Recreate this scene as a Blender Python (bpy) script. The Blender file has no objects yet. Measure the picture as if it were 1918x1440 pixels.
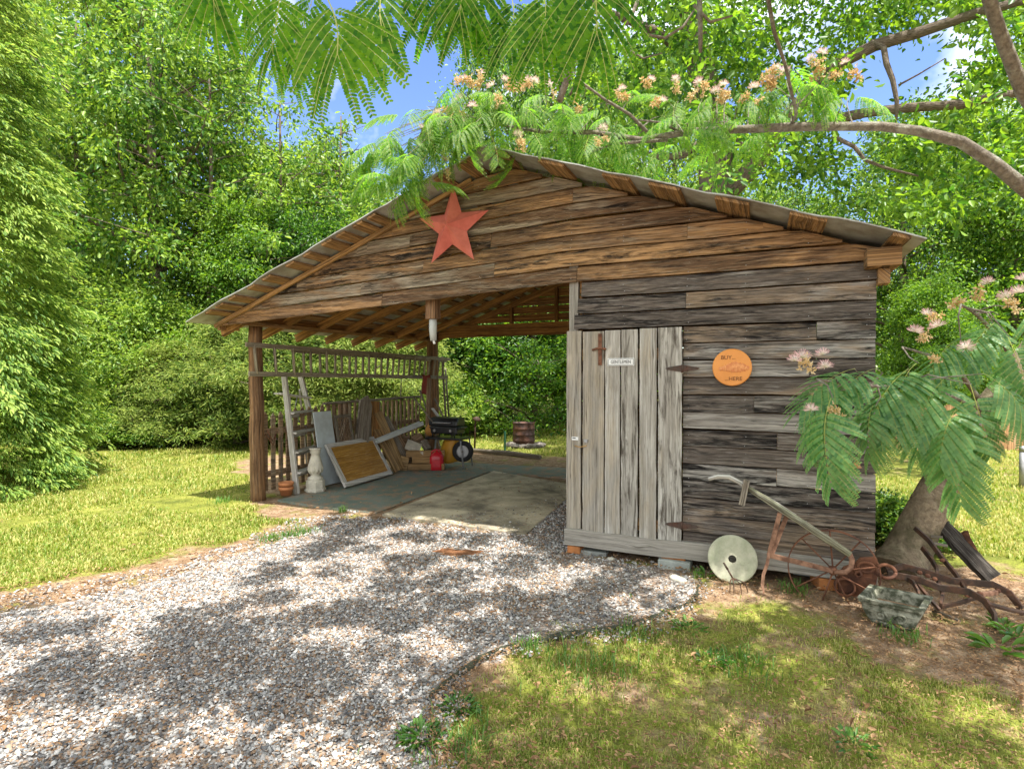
import bpy, math, random
import numpy as np
from mathutils import Vector, Matrix, Euler
random.seed(7)
RNG = np.random.default_rng(7)
R = math.radians
sc = bpy.context.scene
COL = sc.collection

# ------------------------------------------------------------------ camera
F, CX, CY = 1040.0, 959.0, 720.0
YAW, PITCH = R(24.2), R(0.72)
CAM = Vector((1.62, -4.86, 1.6))
cam_d = bpy.data.cameras.new('camera')
cam = bpy.data.objects.new('camera', cam_d)
COL.objects.link(cam)
cam.location = CAM
cam.rotation_euler = (R(90) - PITCH, 0, YAW)
cam_d.sensor_width = 36
cam_d.lens = 36 * F / 1918
cam_d.clip_start = 0.05
cam_d.clip_end = 2000
sc.camera = cam

# ------------------------------------------------------------------ sky, sun, exposure
SUN_TO = Vector((0.35, -0.24, 1.0)).normalized()          # direction towards the sun
SUN_EL = math.asin(SUN_TO.z)
SUN_AZ = math.atan2(SUN_TO.x, SUN_TO.y)                   # clockwise from +Y
w = bpy.data.worlds.new('World')
sc.world = w
w.use_nodes = True
wt = w.node_tree
wt.nodes.clear()
wo = wt.nodes.new('ShaderNodeOutputWorld')
wb = wt.nodes.new('ShaderNodeBackground')
ws = wt.nodes.new('ShaderNodeTexSky')
ws.sky_type = 'NISHITA'
ws.sun_disc = False
ws.sun_elevation = SUN_EL
ws.sun_rotation = SUN_AZ
ws.dust_density = 0.3
ws.ozone_density = 3.0
ws.air_density = 1.15
wc = wt.nodes.new('ShaderNodeTexCoord')
wn = wt.nodes.new('ShaderNodeTexNoise')
wn.inputs['Scale'].default_value = 2.6
wn.inputs['Detail'].default_value = 7
wn.inputs['Roughness'].default_value = 0.55
wr = wt.nodes.new('ShaderNodeValToRGB')
wr.color_ramp.elements[0].position = 0.50
wr.color_ramp.elements[1].position = 0.64
wm = wt.nodes.new('ShaderNodeMix')
wm.data_type = 'RGBA'
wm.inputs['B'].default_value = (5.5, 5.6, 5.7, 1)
wt.links.new(wc.outputs['Generated'], wn.inputs['Vector'])
wt.links.new(wn.outputs['Fac'], wr.inputs['Fac'])
# unseen bright cloud added overhead and behind the viewer to lift the shadows
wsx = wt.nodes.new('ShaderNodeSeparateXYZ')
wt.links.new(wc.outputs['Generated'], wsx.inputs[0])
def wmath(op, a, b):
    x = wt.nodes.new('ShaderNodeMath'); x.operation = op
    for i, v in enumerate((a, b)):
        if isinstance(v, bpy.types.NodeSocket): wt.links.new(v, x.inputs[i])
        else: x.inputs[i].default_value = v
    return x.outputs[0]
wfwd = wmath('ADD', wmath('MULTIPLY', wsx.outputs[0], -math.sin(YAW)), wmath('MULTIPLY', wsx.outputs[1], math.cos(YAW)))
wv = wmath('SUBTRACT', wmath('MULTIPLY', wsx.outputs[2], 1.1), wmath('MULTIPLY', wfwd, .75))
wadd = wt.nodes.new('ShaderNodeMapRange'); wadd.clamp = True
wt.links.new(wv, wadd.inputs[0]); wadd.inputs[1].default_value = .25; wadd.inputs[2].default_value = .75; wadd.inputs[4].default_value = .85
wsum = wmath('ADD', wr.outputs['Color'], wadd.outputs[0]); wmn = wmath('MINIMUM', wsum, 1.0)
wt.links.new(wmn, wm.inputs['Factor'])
whs = wt.nodes.new('ShaderNodeHueSaturation')
whs.inputs['Hue'].default_value = 0.515
whs.inputs['Saturation'].default_value = 1.12
whs.inputs['Value'].default_value = 0.8
wt.links.new(ws.outputs['Color'], whs.inputs['Color'])
wt.links.new(whs.outputs['Color'], wm.inputs['A'])
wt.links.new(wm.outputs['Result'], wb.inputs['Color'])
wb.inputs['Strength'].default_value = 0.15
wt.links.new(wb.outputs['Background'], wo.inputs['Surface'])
sun_d = bpy.data.lights.new('sun', 'SUN')
sun_d.energy = 4.3
sun_d.angle = R(0.5)
sun_d.color = (1.0, 0.965, 0.90)
sun = bpy.data.objects.new('sun', sun_d)
COL.objects.link(sun)
sun.location = (4, -6, 20)
sun.rotation_euler = SUN_TO.to_track_quat('Z', 'Y').to_euler()
sc.view_settings.view_transform = 'Standard'
sc.view_settings.look = 'None'
sc.view_settings.gamma = 1
sc.view_settings.exposure = 1.36
sc.render.engine = 'CYCLES'
sc.cycles.max_bounces = 8
sc.cycles.diffuse_bounces = 4
sc.cycles.transmission_bounces = 5
sc.cycles.glossy_bounces = 3
sc.cycles.use_denoising = True

# ------------------------------------------------------------------ photograph pixels to world points
_fw = Vector((-math.sin(YAW), math.cos(YAW), 0))
_rt = Vector((math.cos(YAW), math.sin(YAW), 0))
def ray(px, py):
    x, z = (px - CX) / F, (CY - py) / F
    f2 = math.cos(PITCH) + math.sin(PITCH) * z
    z2 = math.cos(PITCH) * z - math.sin(PITCH)
    return _rt * x + _fw * f2 + Vector((0, 0, z2))
def G(px, py, z=0.0):
    d = ray(px, py); return CAM + d * ((z - CAM.z) / d.z)
def onY(px, py, y=0.0):
    d = ray(px, py); return CAM + d * ((y - CAM.y) / d.y)
def onX(px, py, x):
    d = ray(px, py); return CAM + d * ((x - CAM.x) / d.x)
def D(px, py, dep):
    return CAM + ray(px, py) * dep
def V(*a): return Vector(a)

# ------------------------------------------------------------------ materials
def s2l(c): return tuple(((x / 255) / 12.92 if x / 255 <= .04045 else ((x / 255 + .055) / 1.055) ** 2.4) for x in c)
class NT:
    def __init__(s, name):
        s.m = bpy.data.materials.new(name); s.m.use_nodes = True
        s.t = s.m.node_tree; s.t.nodes.clear()
        s.out = s.t.nodes.new('ShaderNodeOutputMaterial')
    def n(s, k, **kw):
        x = s.t.nodes.new(k)
        for a, b in kw.items(): setattr(x, a, b)
        return x
    def put(s, sock, v):
        if isinstance(v, bpy.types.NodeSocket): s.t.links.new(v, sock)
        elif v is not None:
            if sock.type == 'RGBA' and len(v) == 3: v = (*v, 1)
            sock.default_value = v
    def math(s, op, a, b=None, c=None):
        x = s.n('ShaderNodeMath', operation=op)
        for i, v in enumerate((a, b, c)): s.put(x.inputs[i], v)
        return x.outputs[0]
    def clamp01(s, a):
        x = s.n('ShaderNodeClamp'); s.put(x.inputs[0], a); return x.outputs[0]
    def noise(s, vec, scale=1, detail=4, rough=.55, dist=0):
        x = s.n('ShaderNodeTexNoise')
        s.put(x.inputs['Vector'], vec); x.inputs['Scale'].default_value = scale
        x.inputs['Detail'].default_value = detail; x.inputs['Roughness'].default_value = rough
        x.inputs['Distortion'].default_value = dist
        return x.outputs['Fac']
    def vor(s, vec, scale=1, feature='F1', out='Distance'):
        x = s.n('ShaderNodeTexVoronoi', feature=feature)
        s.put(x.inputs['Vector'], vec); x.inputs['Scale'].default_value = scale
        return x.outputs[out]
    def ramp(s, fac, stops):
        x = s.n('ShaderNodeValToRGB'); s.put(x.inputs[0], fac)
        e = x.color_ramp.elements
        while len(e) < len(stops): e.new(.5)
        for i, (p, c) in enumerate(stops):
            e[i].position = p
            if not hasattr(c, '__len__'): c = (c, c, c)
            e[i].color = (*c, 1)
        return x.outputs[0]
    def rng(s, fac, a, b):
        x = s.n('ShaderNodeMapRange'); x.clamp = True
        s.put(x.inputs[0], fac); x.inputs[1].default_value = a; x.inputs[2].default_value = b
        return x.outputs[0]
    def mix(s, fac, a, b, mode='MIX'):
        x = s.n('ShaderNodeMix', data_type='RGBA', blend_type=mode)
        s.put(x.inputs['Factor'], fac); s.put(x.inputs['A'], a); s.put(x.inputs['B'], b)
        return x.outputs['Result']
    def sep(s, v):
        x = s.n('ShaderNodeSeparateXYZ'); s.put(x.inputs[0], v); return x.outputs
    def xyz(s, a, b, c):
        x = s.n('ShaderNodeCombineXYZ')
        for i, v in enumerate((a, b, c)): s.put(x.inputs[i], v)
        return x.outputs[0]
    def obj(s): return s.n('ShaderNodeTexCoord').outputs['Object']
    def uv(s): return s.n('ShaderNodeTexCoord').outputs['UV']
    def pos(s): return s.n('ShaderNodeNewGeometry').outputs['Position']
    def rnd(s): return s.n('ShaderNodeNewGeometry').outputs['Random Per Island']
    def attr(s, name):
        return s.n('ShaderNodeAttribute', attribute_name=name).outputs['Fac']
    def bump(s, h, strength=.5, dist=.01):
        x = s.n('ShaderNodeBump'); s.put(x.inputs['Height'], h)
        x.inputs['Strength'].default_value = strength; x.inputs['Distance'].default_value = dist
        return x.outputs[0]
    def bsdf(s, col, rough=.7, metal=0, spec=.3, normal=None):
        x = s.n('ShaderNodeBsdfPrincipled')
        s.put(x.inputs['Base Color'], col); s.put(x.inputs['Roughness'], rough)
        x.inputs['Metallic'].default_value = metal; x.inputs['Specular IOR Level'].default_value = spec
        if normal is not None: s.put(x.inputs['Normal'], normal)
        return x.outputs[0]
    def done(s, sh):
        s.t.links.new(sh, s.out.inputs['Surface']); return s.m

def wood(name, tan, mid, dark, grey, wt=.5, wd=.5, wg=.5, rough=.85, bs=.55, knots=True, fc=1.0):
    n = NT(name)
    u, v, _ = n.sep(n.uv()); r = n.rnd()
    ro = n.math('MULTIPLY', r, 61.0)
    r2 = n.math('FRACT', n.math('MULTIPLY', r, 17.31)); r3 = n.math('FRACT', n.math('MULTIPLY', r, 41.77))
    if knots:
        kd = n.vor(n.xyz(n.math('MULTIPLY', u, 1.5), n.math('MULTIPLY', v, 5.0), ro), 1.0)
        k = n.math('POWER', n.math('SUBTRACT', 1.0, n.rng(kd, 0.0, .34)), 2.0)
        vv = n.math('ADD', v, n.math('MULTIPLY', k, .035))
    else:
        k, vv = 0.0, v
    wob = n.noise(n.xyz(n.math('MULTIPLY', u, 1.6), n.math('MULTIPLY', v, 5), ro), 1, 3)
    vv = n.math('ADD', vv, n.math('MULTIPLY', wob, .03))
    fib = n.noise(n.xyz(n.math('MULTIPLY', u, 7), n.math('MULTIPLY', vv, 170), ro), 1, 5, .65)
    gr = n.noise(n.xyz(n.math('MULTIPLY', u, .9), n.math('MULTIPLY', vv, 55), ro), 1, 5, .6)
    pat = n.noise(n.xyz(n.math('MULTIPLY', u, 1.4), n.math('MULTIPLY', v, 6), n.math('ADD', ro, 7)), 1, 6, .62, .6)
    pat2 = n.noise(n.xyz(n.math('MULTIPLY', u, 1.3), n.math('MULTIPLY', v, 7), n.math('ADD', ro, 19)), 1, 6, .6, .8)
    pat3 = n.noise(n.xyz(n.math('MULTIPLY', u, 2.6), n.math('MULTIPLY', v, 22), n.math('ADD', ro, 31)), 1, 7, .68, .5)
    c = n.mix(n.rng(n.math('ADD', pat, n.math('MULTIPLY', n.math('SUBTRACT', r, .5), .42)), .62 - .3 * wt, .86 - .3 * wt), mid, tan)
    c = n.mix(n.rng(n.math('ADD', pat2, n.math('MULTIPLY', n.math('SUBTRACT', r2, .5), .34)), .66 - .3 * wg, .84 - .3 * wg), c, grey)
    c = n.mix(n.rng(n.math('ADD', pat3, n.math('MULTIPLY', n.math('SUBTRACT', r3, .5), .30)), .72 - .3 * wd, .86 - .3 * wd), c, dark)
    lines = n.rng(gr, .40, .60)
    c = n.mix(n.math('MULTIPLY', n.math('SUBTRACT', 1.0, lines), .66 * fc), c, dark)
    c = n.mix(n.math('MULTIPLY', n.rng(fib, .54, .66), .5 * fc), c, grey)
    c = n.mix(n.math('MULTIPLY', n.math('SUBTRACT', 1.0, n.rng(fib, .34, .47)), .75 * fc), c, dark)
    crk = n.noise(n.xyz(n.math('MULTIPLY', u, .55), n.math('MULTIPLY', vv, 34), n.math('ADD', ro, 43)), 1, 3, .5)
    crk = n.math('SUBTRACT', 1.0, n.rng(n.math('ABSOLUTE', n.math('SUBTRACT', crk, .5)), .004, .016))
    crk = n.math('MULTIPLY', crk, n.rng(pat2, .42, .55))
    c = n.mix(n.math('MULTIPLY', crk, .85), c, dark)
    if knots: c = n.mix(n.math('MULTIPLY', n.rng(k, .45, .9), .6), c, dark)
    hgt = n.math('SUBTRACT', n.math('ADD', n.math('MULTIPLY', fib, .6), n.math('MULTIPLY', gr, 1.0)), n.math('MULTIPLY', crk, .6))
    return n.done(n.bsdf(c, rough, 0, .2, n.bump(hgt, bs, .012)))

def leaf(name, c1, c2, c3, tl=.4, rough=.42, spec=.45, tmul=1.9):
    n = NT(name)
    r = n.rnd()
    oi = n.n('ShaderNodeObjectInfo').outputs['Random']
    big = n.noise(n.pos(), .55, 2)
    f = n.clamp01(n.math('ADD', n.math('MULTIPLY', r, .85), n.math('SUBTRACT', n.math('MULTIPLY', big, .9), n.math('MULTIPLY', oi, .35))))
    c = n.ramp(f, [(.15, c1), (.5, c2), (.9, c3)])
    hs = n.n('ShaderNodeHueSaturation'); n.put(hs.inputs['Color'], c)
    hs.inputs['Hue'].default_value = .49; hs.inputs['Value'].default_value = tmul; hs.inputs['Saturation'].default_value = 1.1
    t = n.n('ShaderNodeBsdfTranslucent'); n.put(t.inputs[0], hs.outputs[0])
    m = n.n('ShaderNodeMixShader'); m.inputs[0].default_value = tl
    n.t.links.new(n.bsdf(c, rough, 0, spec), m.inputs[1]); n.t.links.new(t.outputs[0], m.inputs[2])
    return n.done(m.outputs[0])

def bark(name, c1, c2, c3, vs=9.0, bs=.9, moss=0, mossc=(.05, .06, .02), iso=False):
    n = NT(name)
    u, v, _ = n.sep(n.uv())
    p = n.xyz(n.math('MULTIPLY', u, vs * .28), n.math('MULTIPLY', v, vs), 3.0)
    if iso: p = n.pos()
    a = n.noise(p, 26 if iso else 4, 6, .65, .4); b = n.noise(n.pos(), 9 if iso else 3.2, 6, .65)
    c = n.mix(n.rng(a, .35, .65), c1, c2)
    c = n.mix(n.math('MULTIPLY', n.rng(b, .52, .68), .8), c, c3)
    if moss:
        z = n.sep(n.pos())[2]
        c = n.mix(n.math('MULTIPLY', n.rng(n.noise(n.pos(), 5, 5), .45, .6), moss), c, mossc)
    return n.done(n.bsdf(c, .9, 0, .2, n.bump(a, bs, .03)))

def plain(name, col, rough=.6, metal=0, var=.25, vscale=8, col2=None, spec=.35, bs=.15, hi=.62):
    n = NT(name)
    p = n.obj()
    a = n.noise(p, vscale, 6, .6)
    c2 = col2 or tuple(x * (1 - var) for x in col)
    c = n.mix(n.rng(a, .42, hi), col, c2)
    fine = n.noise(p, vscale * 9, 4, .6)
    c = n.mix(n.math('MULTIPLY', n.rng(fine, .5, .7), var * .6), c, tuple(x * .5 for x in col))
    return n.done(n.bsdf(c, rough, metal, spec, n.bump(n.math('ADD', a, n.math('MULTIPLY', fine, .4)), bs, .01)))

M = {}
M['gable'] = wood('gable_boards', (.50, .285, .125), (.20, .115, .060), (.014, .009, .006), (.42, .35, .25), .60, .67, .46, .85, .55, True, .9)
M['wall'] = wood('weathered_boards', (.36, .26, .17), (.15, .122, .10), (.012, .010, .009), (.42, .39, .345), .36, .58, .54, .85, .55, True, .8)
M['door'] = wood('grey_boards', (.43, .36, .26), (.34, .315, .27), (.085, .072, .056), (.52, .495, .44), .46, .34, .55, .85, .45, True, .55)
M['darkwood'] = wood('inner_boards', (.58, .30, .09), (.36, .185, .065), (.05, .026, .013), (.40, .25, .12), .6, .3, .3)
M['post'] = wood('post_wood', (.46, .26, .12), (.27, .15, .075), (.05, .028, .016), (.40, .30, .2), .5, .36, .32, .85, .7)
M['charred'] = wood('charred_wood', (.10, .085, .07), (.06, .05, .042), (.012, .010, .009), (.20, .19, .17), .4, .5, .35)
M['purlin'] = wood('purlin_wood', (.62, .36, .14), (.42, .24, .10), (.05, .03, .018), (.44, .36, .27), .6, .34, .3)
M['greywood'] = wood('old_grey_wood', (.34, .29, .2), (.25, .21, .16), (.05, .04, .03), (.42, .39, .33), .4, .34, .5)
M['ladderwood'] = wood('ladder_wood', (.48, .42, .28), (.38, .33, .23), (.12, .1, .07), (.55, .52, .43), .5, .2, .5)
M['whitewood'] = wood('whitewashed_wood', (.55, .5, .42), (.62, .6, .55), (.2, .17, .13), (.7, .7, .67), .3, .28, .6, .8, .3)
M['lumber'] = wood('yellow_lumber', (.50, .33, .14), (.36, .22, .09), (.08, .05, .025), (.40, .31, .2), .55, .25, .3, .8, .3)
M['panelwood'] = wood('varnished_panel', (.55, .30, .055), (.44, .22, .035), (.2, .09, .015), (.66, .48, .22), .55, .16, .30, .5, .15, False)
M['picket'] = wood('picket_wood', (.46, .31, .18), (.34, .22, .13), (.09, .06, .04), (.44, .36, .26), .5, .25, .4)
M['lichen'] = wood('lichen_wood', (.52, .55, .34), (.30, .27, .19), (.05, .04, .03), (.56, .58, .44), .55, .5, .45)
M['metalroof'] = plain('galvanised_sheet', (.44, .45, .43), .55, .25, .4, 5, (.27, .255, .22))
M['rust'] = plain('rusty_iron', (.20, .085, .045), .85, .1, .5, 14, (.09, .04, .025), .3, .5)
M['rustpink'] = plain('pale_rust', (.30, .165, .105), .85, 0, .5, 18, (.13, .065, .042), .2, .4)
M['darkiron'] = plain('dark_iron', (.055, .036, .026), .7, .3, .5, 16, (.12, .06, .035), .4, .5)
M['star'] = plain('red_star_paint', (.64, .17, .135), .45, 0, .25, 5, (.52, .12, .09), .4, .1)
M['white'] = plain('white_paint', (.78, .78, .75), .5, 0, .1, 6)
M['black'] = plain('black_enamel', (.018, .018, .02), .35, 0, .3, 8, None, .5)
M['ink'] = plain('sign_ink', (.03, .03, .035), .6, 0, .1)
M['burnt'] = plain('burnt_lettering', (.16, .06, .02), .8, 0, .2)
M['signwood'] = plain('orange_varnish', (.72, .29, .065), .45, 0, .15, 4, (.66, .25, .05), .4, .05)
M['relief'] = plain('carved_relief', (.60, .21, .07), .6, 0, .3, 40, (.74, .33, .12))
M['stone'] = plain('sandstone', (.47, .46, .34), .9, 0, .45, 7, (.31, .33, .22), .2, .8, .66)
M['concrete_grey'] = plain('mossy_concrete', (.27, .265, .20), .95, 0, .6, 15, (.06, .065, .04), .2, .8, .56)
M['cement'] = plain('cement', (.36, .38, .34), .9, 0, .3, 7, None, .2, .3)
M['pedestal'] = plain('cast_stone', (.62, .58, .47), .85, 0, .25, 9, None, .2, .3)
M['terracotta'] = plain('terracotta', (.58, .24, .10), .85, 0, .2, 8, (.44, .17, .07))
M['brick'] = plain('orange_brick', (.50, .20, .07), .9, 0, .3, 10, None, .2, .4)
M['redplastic'] = plain('red_plastic', (.50, .012, .022), .35, 0, .2, 6, None, .5, .05)
M['yellow'] = plain('yellow_paint', (.50, .27, .025), .5, 0, .3, 5, (.48, .22, .02), .4, .1)
M['rubber'] = plain('rubber', (.02, .02, .02), .8, 0, .3, 9)
M['steel'] = plain('grey_steel', (.36, .36, .36), .45, .5, .25, 9)
M['paleblue'] = plain('pale_blue_paint', (.52, .58, .60), .7, 0, .15, 4, (.42, .46, .46), .3, .1)
M['sack'] = plain('white_plastic', (.66, .67, .62), .5, 0, .15, 5, None, .4, .4)
M['cloth'] = plain('red_rag', (.22, .05, .035), .9, 0, .3, 6)
M['gourd'] = plain('gourd_skin', (.50, .24, .06), .6, 0, .25, 6)
M['greenpaint'] = plain('green_paint', (.03, .13, .07), .6, 0, .3, 6)
M['plasticgrey'] = plain('grey_gutter', (.46, .48, .45), .5, 0, .2, 5)
M['brass'] = plain('brass', (.55, .32, .12), .4, .7, .3, 9)
M['rock'] = plain('field_stone', (.25, .22, .19), .95, 0, .5, 6, None, .2, .6)
M['drum'] = plain('rusted_drum', (.075, .048, .044), .75, .2, .45, 5, (.13, .06, .038), .3, .3)
M['strap'] = plain('rusty_strap', (.085, .062, .05), .7, .3, .4, 14, (.10, .05, .035), .3, .3)
M['chain'] = plain('chain_steel', (.24, .2, .16), .6, .5, .3, 12)
M['house'] = wood('fence_boards', (.56, .34, .17), (.46, .26, .12), (.2, .1, .05), (.5, .36, .22), .5, .2, .3)
M['stalk'] = plain('green_stalk', (.30, .33, .07), .6, 0, .2, 10)
M['edging'] = plain('edging_strip', (.055, .06, .035), .7, 0, .4, 9)
M['dirtpatch'] = plain('red_clay', (.26, .12, .055), .95, 0, .4, 12, (.17, .075, .035), .2, .5)

M['oakleaf'] = leaf('oak_leaf', (.024, .075, .012), (.062, .162, .024), (.19, .32, .04), .42)
M['treeleaf'] = leaf('wood_leaf', (.026, .078, .014), (.072, .178, .03), (.25, .37, .06), .4)
M['bushleaf'] = leaf('bush_leaf', (.036, .095, .016), (.088, .195, .034), (.26, .37, .065), .4)
M['cypress'] = leaf('cypress_spray', (.045, .115, .024), (.14, .25, .045), (.34, .44, .10), .4, .55, .3)
M['cedar'] = leaf('cedar_spray', (.05, .10, .022), (.13, .21, .045), (.28, .34, .09), .4, .6, .2)
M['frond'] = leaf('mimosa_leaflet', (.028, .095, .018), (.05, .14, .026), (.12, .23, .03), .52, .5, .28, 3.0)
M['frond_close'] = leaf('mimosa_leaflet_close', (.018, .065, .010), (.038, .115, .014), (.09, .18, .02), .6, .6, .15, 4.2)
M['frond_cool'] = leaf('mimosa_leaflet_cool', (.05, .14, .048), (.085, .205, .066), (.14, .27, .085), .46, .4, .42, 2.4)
M['grass'] = leaf('grass_blade', (.09, .15, .016), (.19, .27, .034), (.44, .41, .14), .36, .5, .3)
M['weed'] = leaf('weed_leaf', (.03, .09, .015), (.06, .16, .025), (.12, .24, .04), .35)
M['deadleaf'] = leaf('dry_leaf', (.10, .05, .025), (.22, .12, .06), (.40, .25, .13), .15, .8, .15, 1.2)

def mat_puff():
    n = NT('blossom_filament')
    d = n.uv(); u = n.sep(d)[0]
    c = n.ramp(u, [(0, (.75, .75, .55)), (.55, (.86, .76, .70)), (1, (.78, .42, .44))])
    t = n.n('ShaderNodeBsdfTranslucent'); n.put(t.inputs[0], c)
    m = n.n('ShaderNodeMixShader'); m.inputs[0].default_value = .4
    n.t.links.new(n.bsdf(c, .6), m.inputs[1]); n.t.links.new(t.outputs[0], m.inputs[2])
    return n.done(m.outputs[0])
M['puff'] = mat_puff()
M['spent'] = leaf('spent_blossom', (.45, .30, .12), (.60, .42, .18), (.72, .58, .34), .35, .7, .2, 1.2)
M['bark'] = bark('grey_brown_bark', (.10, .075, .055), (.24, .19, .14), (.30, .26, .20))
M['oakbark'] = bark('oak_bark', (.06, .045, .034), (.25, .20, .15), (.18, .15, .11), 12, 1.0)
M['mimosabark'] = bark('mimosa_bark', (.17, .13, .09), (.31, .245, .16), (.40, .34, .23), 5, .8, .6, (.07, .07, .03), True)
M['limbbark'] = bark('limb_bark', (.12, .10, .08), (.25, .215, .17), (.35, .345, .28), 5, .8, 0, (0, 0, 0), True)

def mat_ground():
    n = NT('ground_soil')
    p = n.pos(); lawn = n.attr('lawn'); grav = n.attr('gravelly')
    a = n.noise(p, 1.1, 6, .6); b = n.noise(p, 9, 6, .65); c0 = n.noise(p, 60, 4, .6); e = n.noise(p, 3.0, 5, .6)
    soil = n.ramp(b, [(.3, (.14, .085, .048)), (.5, (.27, .18, .11)), (.7, (.42, .32, .22))])
    soil = n.mix(n.math('MULTIPLY', n.rng(c0, .5, .66), .55), soil, (.10, .055, .03))
    moss = n.ramp(e, [(.3, (.10, .12, .022)), (.55, (.22, .235, .04)), (.75, (.38, .35, .10))])
    moss = n.mix(n.math('MULTIPLY', n.rng(c0, .48, .62), .6), moss, (.055, .05, .018))
    k = n.clamp01(n.math('ADD', lawn, n.math('MULTIPLY', n.math('SUBTRACT', n.noise(p, 2.3, 6, .65), .5), 2.2)))
    c = n.mix(n.rng(k, .35, .65), soil, moss)
    gv = n.vor(p, 55, 'F1', 'Color'); gs = n.sep(gv)[0]
    gcol = n.ramp(gs, [(0, (.16, .12, .09)), (.4, (.30, .27, .24)), (1, (.55, .52, .50))])
    kg = n.clamp01(n.math('ADD', grav, n.math('MULTIPLY', n.math('SUBTRACT', n.noise(p, 6, 5, .65), .5), 1.6)))
    c = n.mix(n.rng(kg, .4, .62), c, gcol)
    h = n.math('ADD', n.math('MULTIPLY', b, .6), n.math('MULTIPLY', c0, .5))
    return n.done(n.bsdf(c, .95, 0, .12, n.bump(h, .8, .025)))
M['ground'] = mat_ground()
def mat_gravel(name, chips):
    n = NT(name)
    p = n.pos()
    if chips:
        r = n.rnd(); r2 = n.math('FRACT', n.math('MULTIPLY', r, 23.7))
        c = n.ramp(r, [(.0, (.075, .075, .078)), (.3, (.19, .185, .18)), (.65, (.33, .32, .305)), (1, (.60, .58, .54))])
        c = n.mix(n.math('MULTIPLY', n.rng(r2, .70, .76), .8), c, (.27, .165, .09))
        a = n.noise(p, 30, 4)
        c = n.mix(n.math('MULTIPLY', n.rng(a, .5, .7), .25), c, (.2, .16, .12))
        st = n.rng(n.noise(p, 1.6, 5, .65), .55, .72)
        c = n.mix(n.math('MULTIPLY', st, .35), c, (.33, .2, .11))
        return n.done(n.bsdf(c, .85, 0, .2, n.bump(a, .3, .004)))
    gv = n.vor(p, 48, 'F1', 'Color'); gs = n.sep(gv)[0]
    c = n.ramp(gs, [(0, (.12, .10, .085)), (.5, (.27, .245, .22)), (1, (.45, .43, .40))])
    c = n.mix(n.math('MULTIPLY', n.rng(n.noise(p, 3, 6, .65), .45, .65), .6), c, (.24, .14, .075))
    return n.done(n.bsdf(c, .95, 0, .12, n.bump(n.vor(p, 48), 1, .02)))
M['chips'] = mat_gravel('gravel_chips', True)
M['gravelbed'] = mat_gravel('gravel_bed', False)
def mat_slab():
    n = NT('stained_concrete')
    p = n.pos()
    a = n.noise(p, 1.5, 6, .65, .3); b = n.noise(p, 7, 6, .65); f = n.noise(p, 90, 3)
    c = n.mix(n.rng(a, .4, .62), (.62, .54, .38), (.16, .14, .105))
    c = n.mix(n.math('MULTIPLY', n.rng(b, .45, .65), .5), c, (.42, .36, .24))
    c = n.mix(n.math('MULTIPLY', n.rng(f, .55, .68), .5), c, (.08, .065, .045))
    return n.done(n.bsdf(c, .85, 0, .25, n.bump(n.math('ADD', b, f), .3, .006)))
M['slab'] = mat_slab()
def mat_carpet():
    n = NT('green_outdoor_carpet')
    p = n.pos()
    a = n.noise(p, 1.7, 6, .65); b = n.noise(p, 5, 7, .7); f = n.noise(p, 150, 2)
    c = n.mix(n.rng(a, .4, .65), (.15, .19, .155), (.23, .245, .205))
    c = n.mix(n.math('MULTIPLY', n.rng(b, .49, .60), .9), c, (.33, .22, .14))
    c = n.mix(n.math('MULTIPLY', n.rng(f, .5, .7), .4), c, (.03, .05, .04))
    return n.done(n.bsdf(c, .95, 0, .1, n.bump(f, .4, .004)))
M['carpet'] = mat_carpet()

# ------------------------------------------------------------------ object helpers
OFF = {}
def link(o, parent=None):
    COL.objects.link(o)
    if parent is not None: o.parent = parent
    return o
def tag(o, label=None, cat=None, group=None, kind=None):
    if label: o['label'] = label
    if cat: o['category'] = cat
    if group: o['group'] = group
    if kind: o['kind'] = kind
    return o
def thing(name, label, cat, loc=(0, 0, 0), group=None, kind=None):
    o = bpy.data.objects.new(name, None); COL.objects.link(o)
    o.location = loc; o.empty_display_size = .1
    OFF[o.name] = Vector(loc)
    return tag(o, label, cat, group, kind)
def finish(me, name, mat, parent, origin):
    o = bpy.data.objects.new(name, me)
    if mat is not None: me.materials.append(mat)
    link(o, parent)
    if parent is not None:
        OFF[o.name] = OFF.get(parent.name, Vector())
    else:
        o.location = origin; OFF[o.name] = Vector(origin)
    return o

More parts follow.
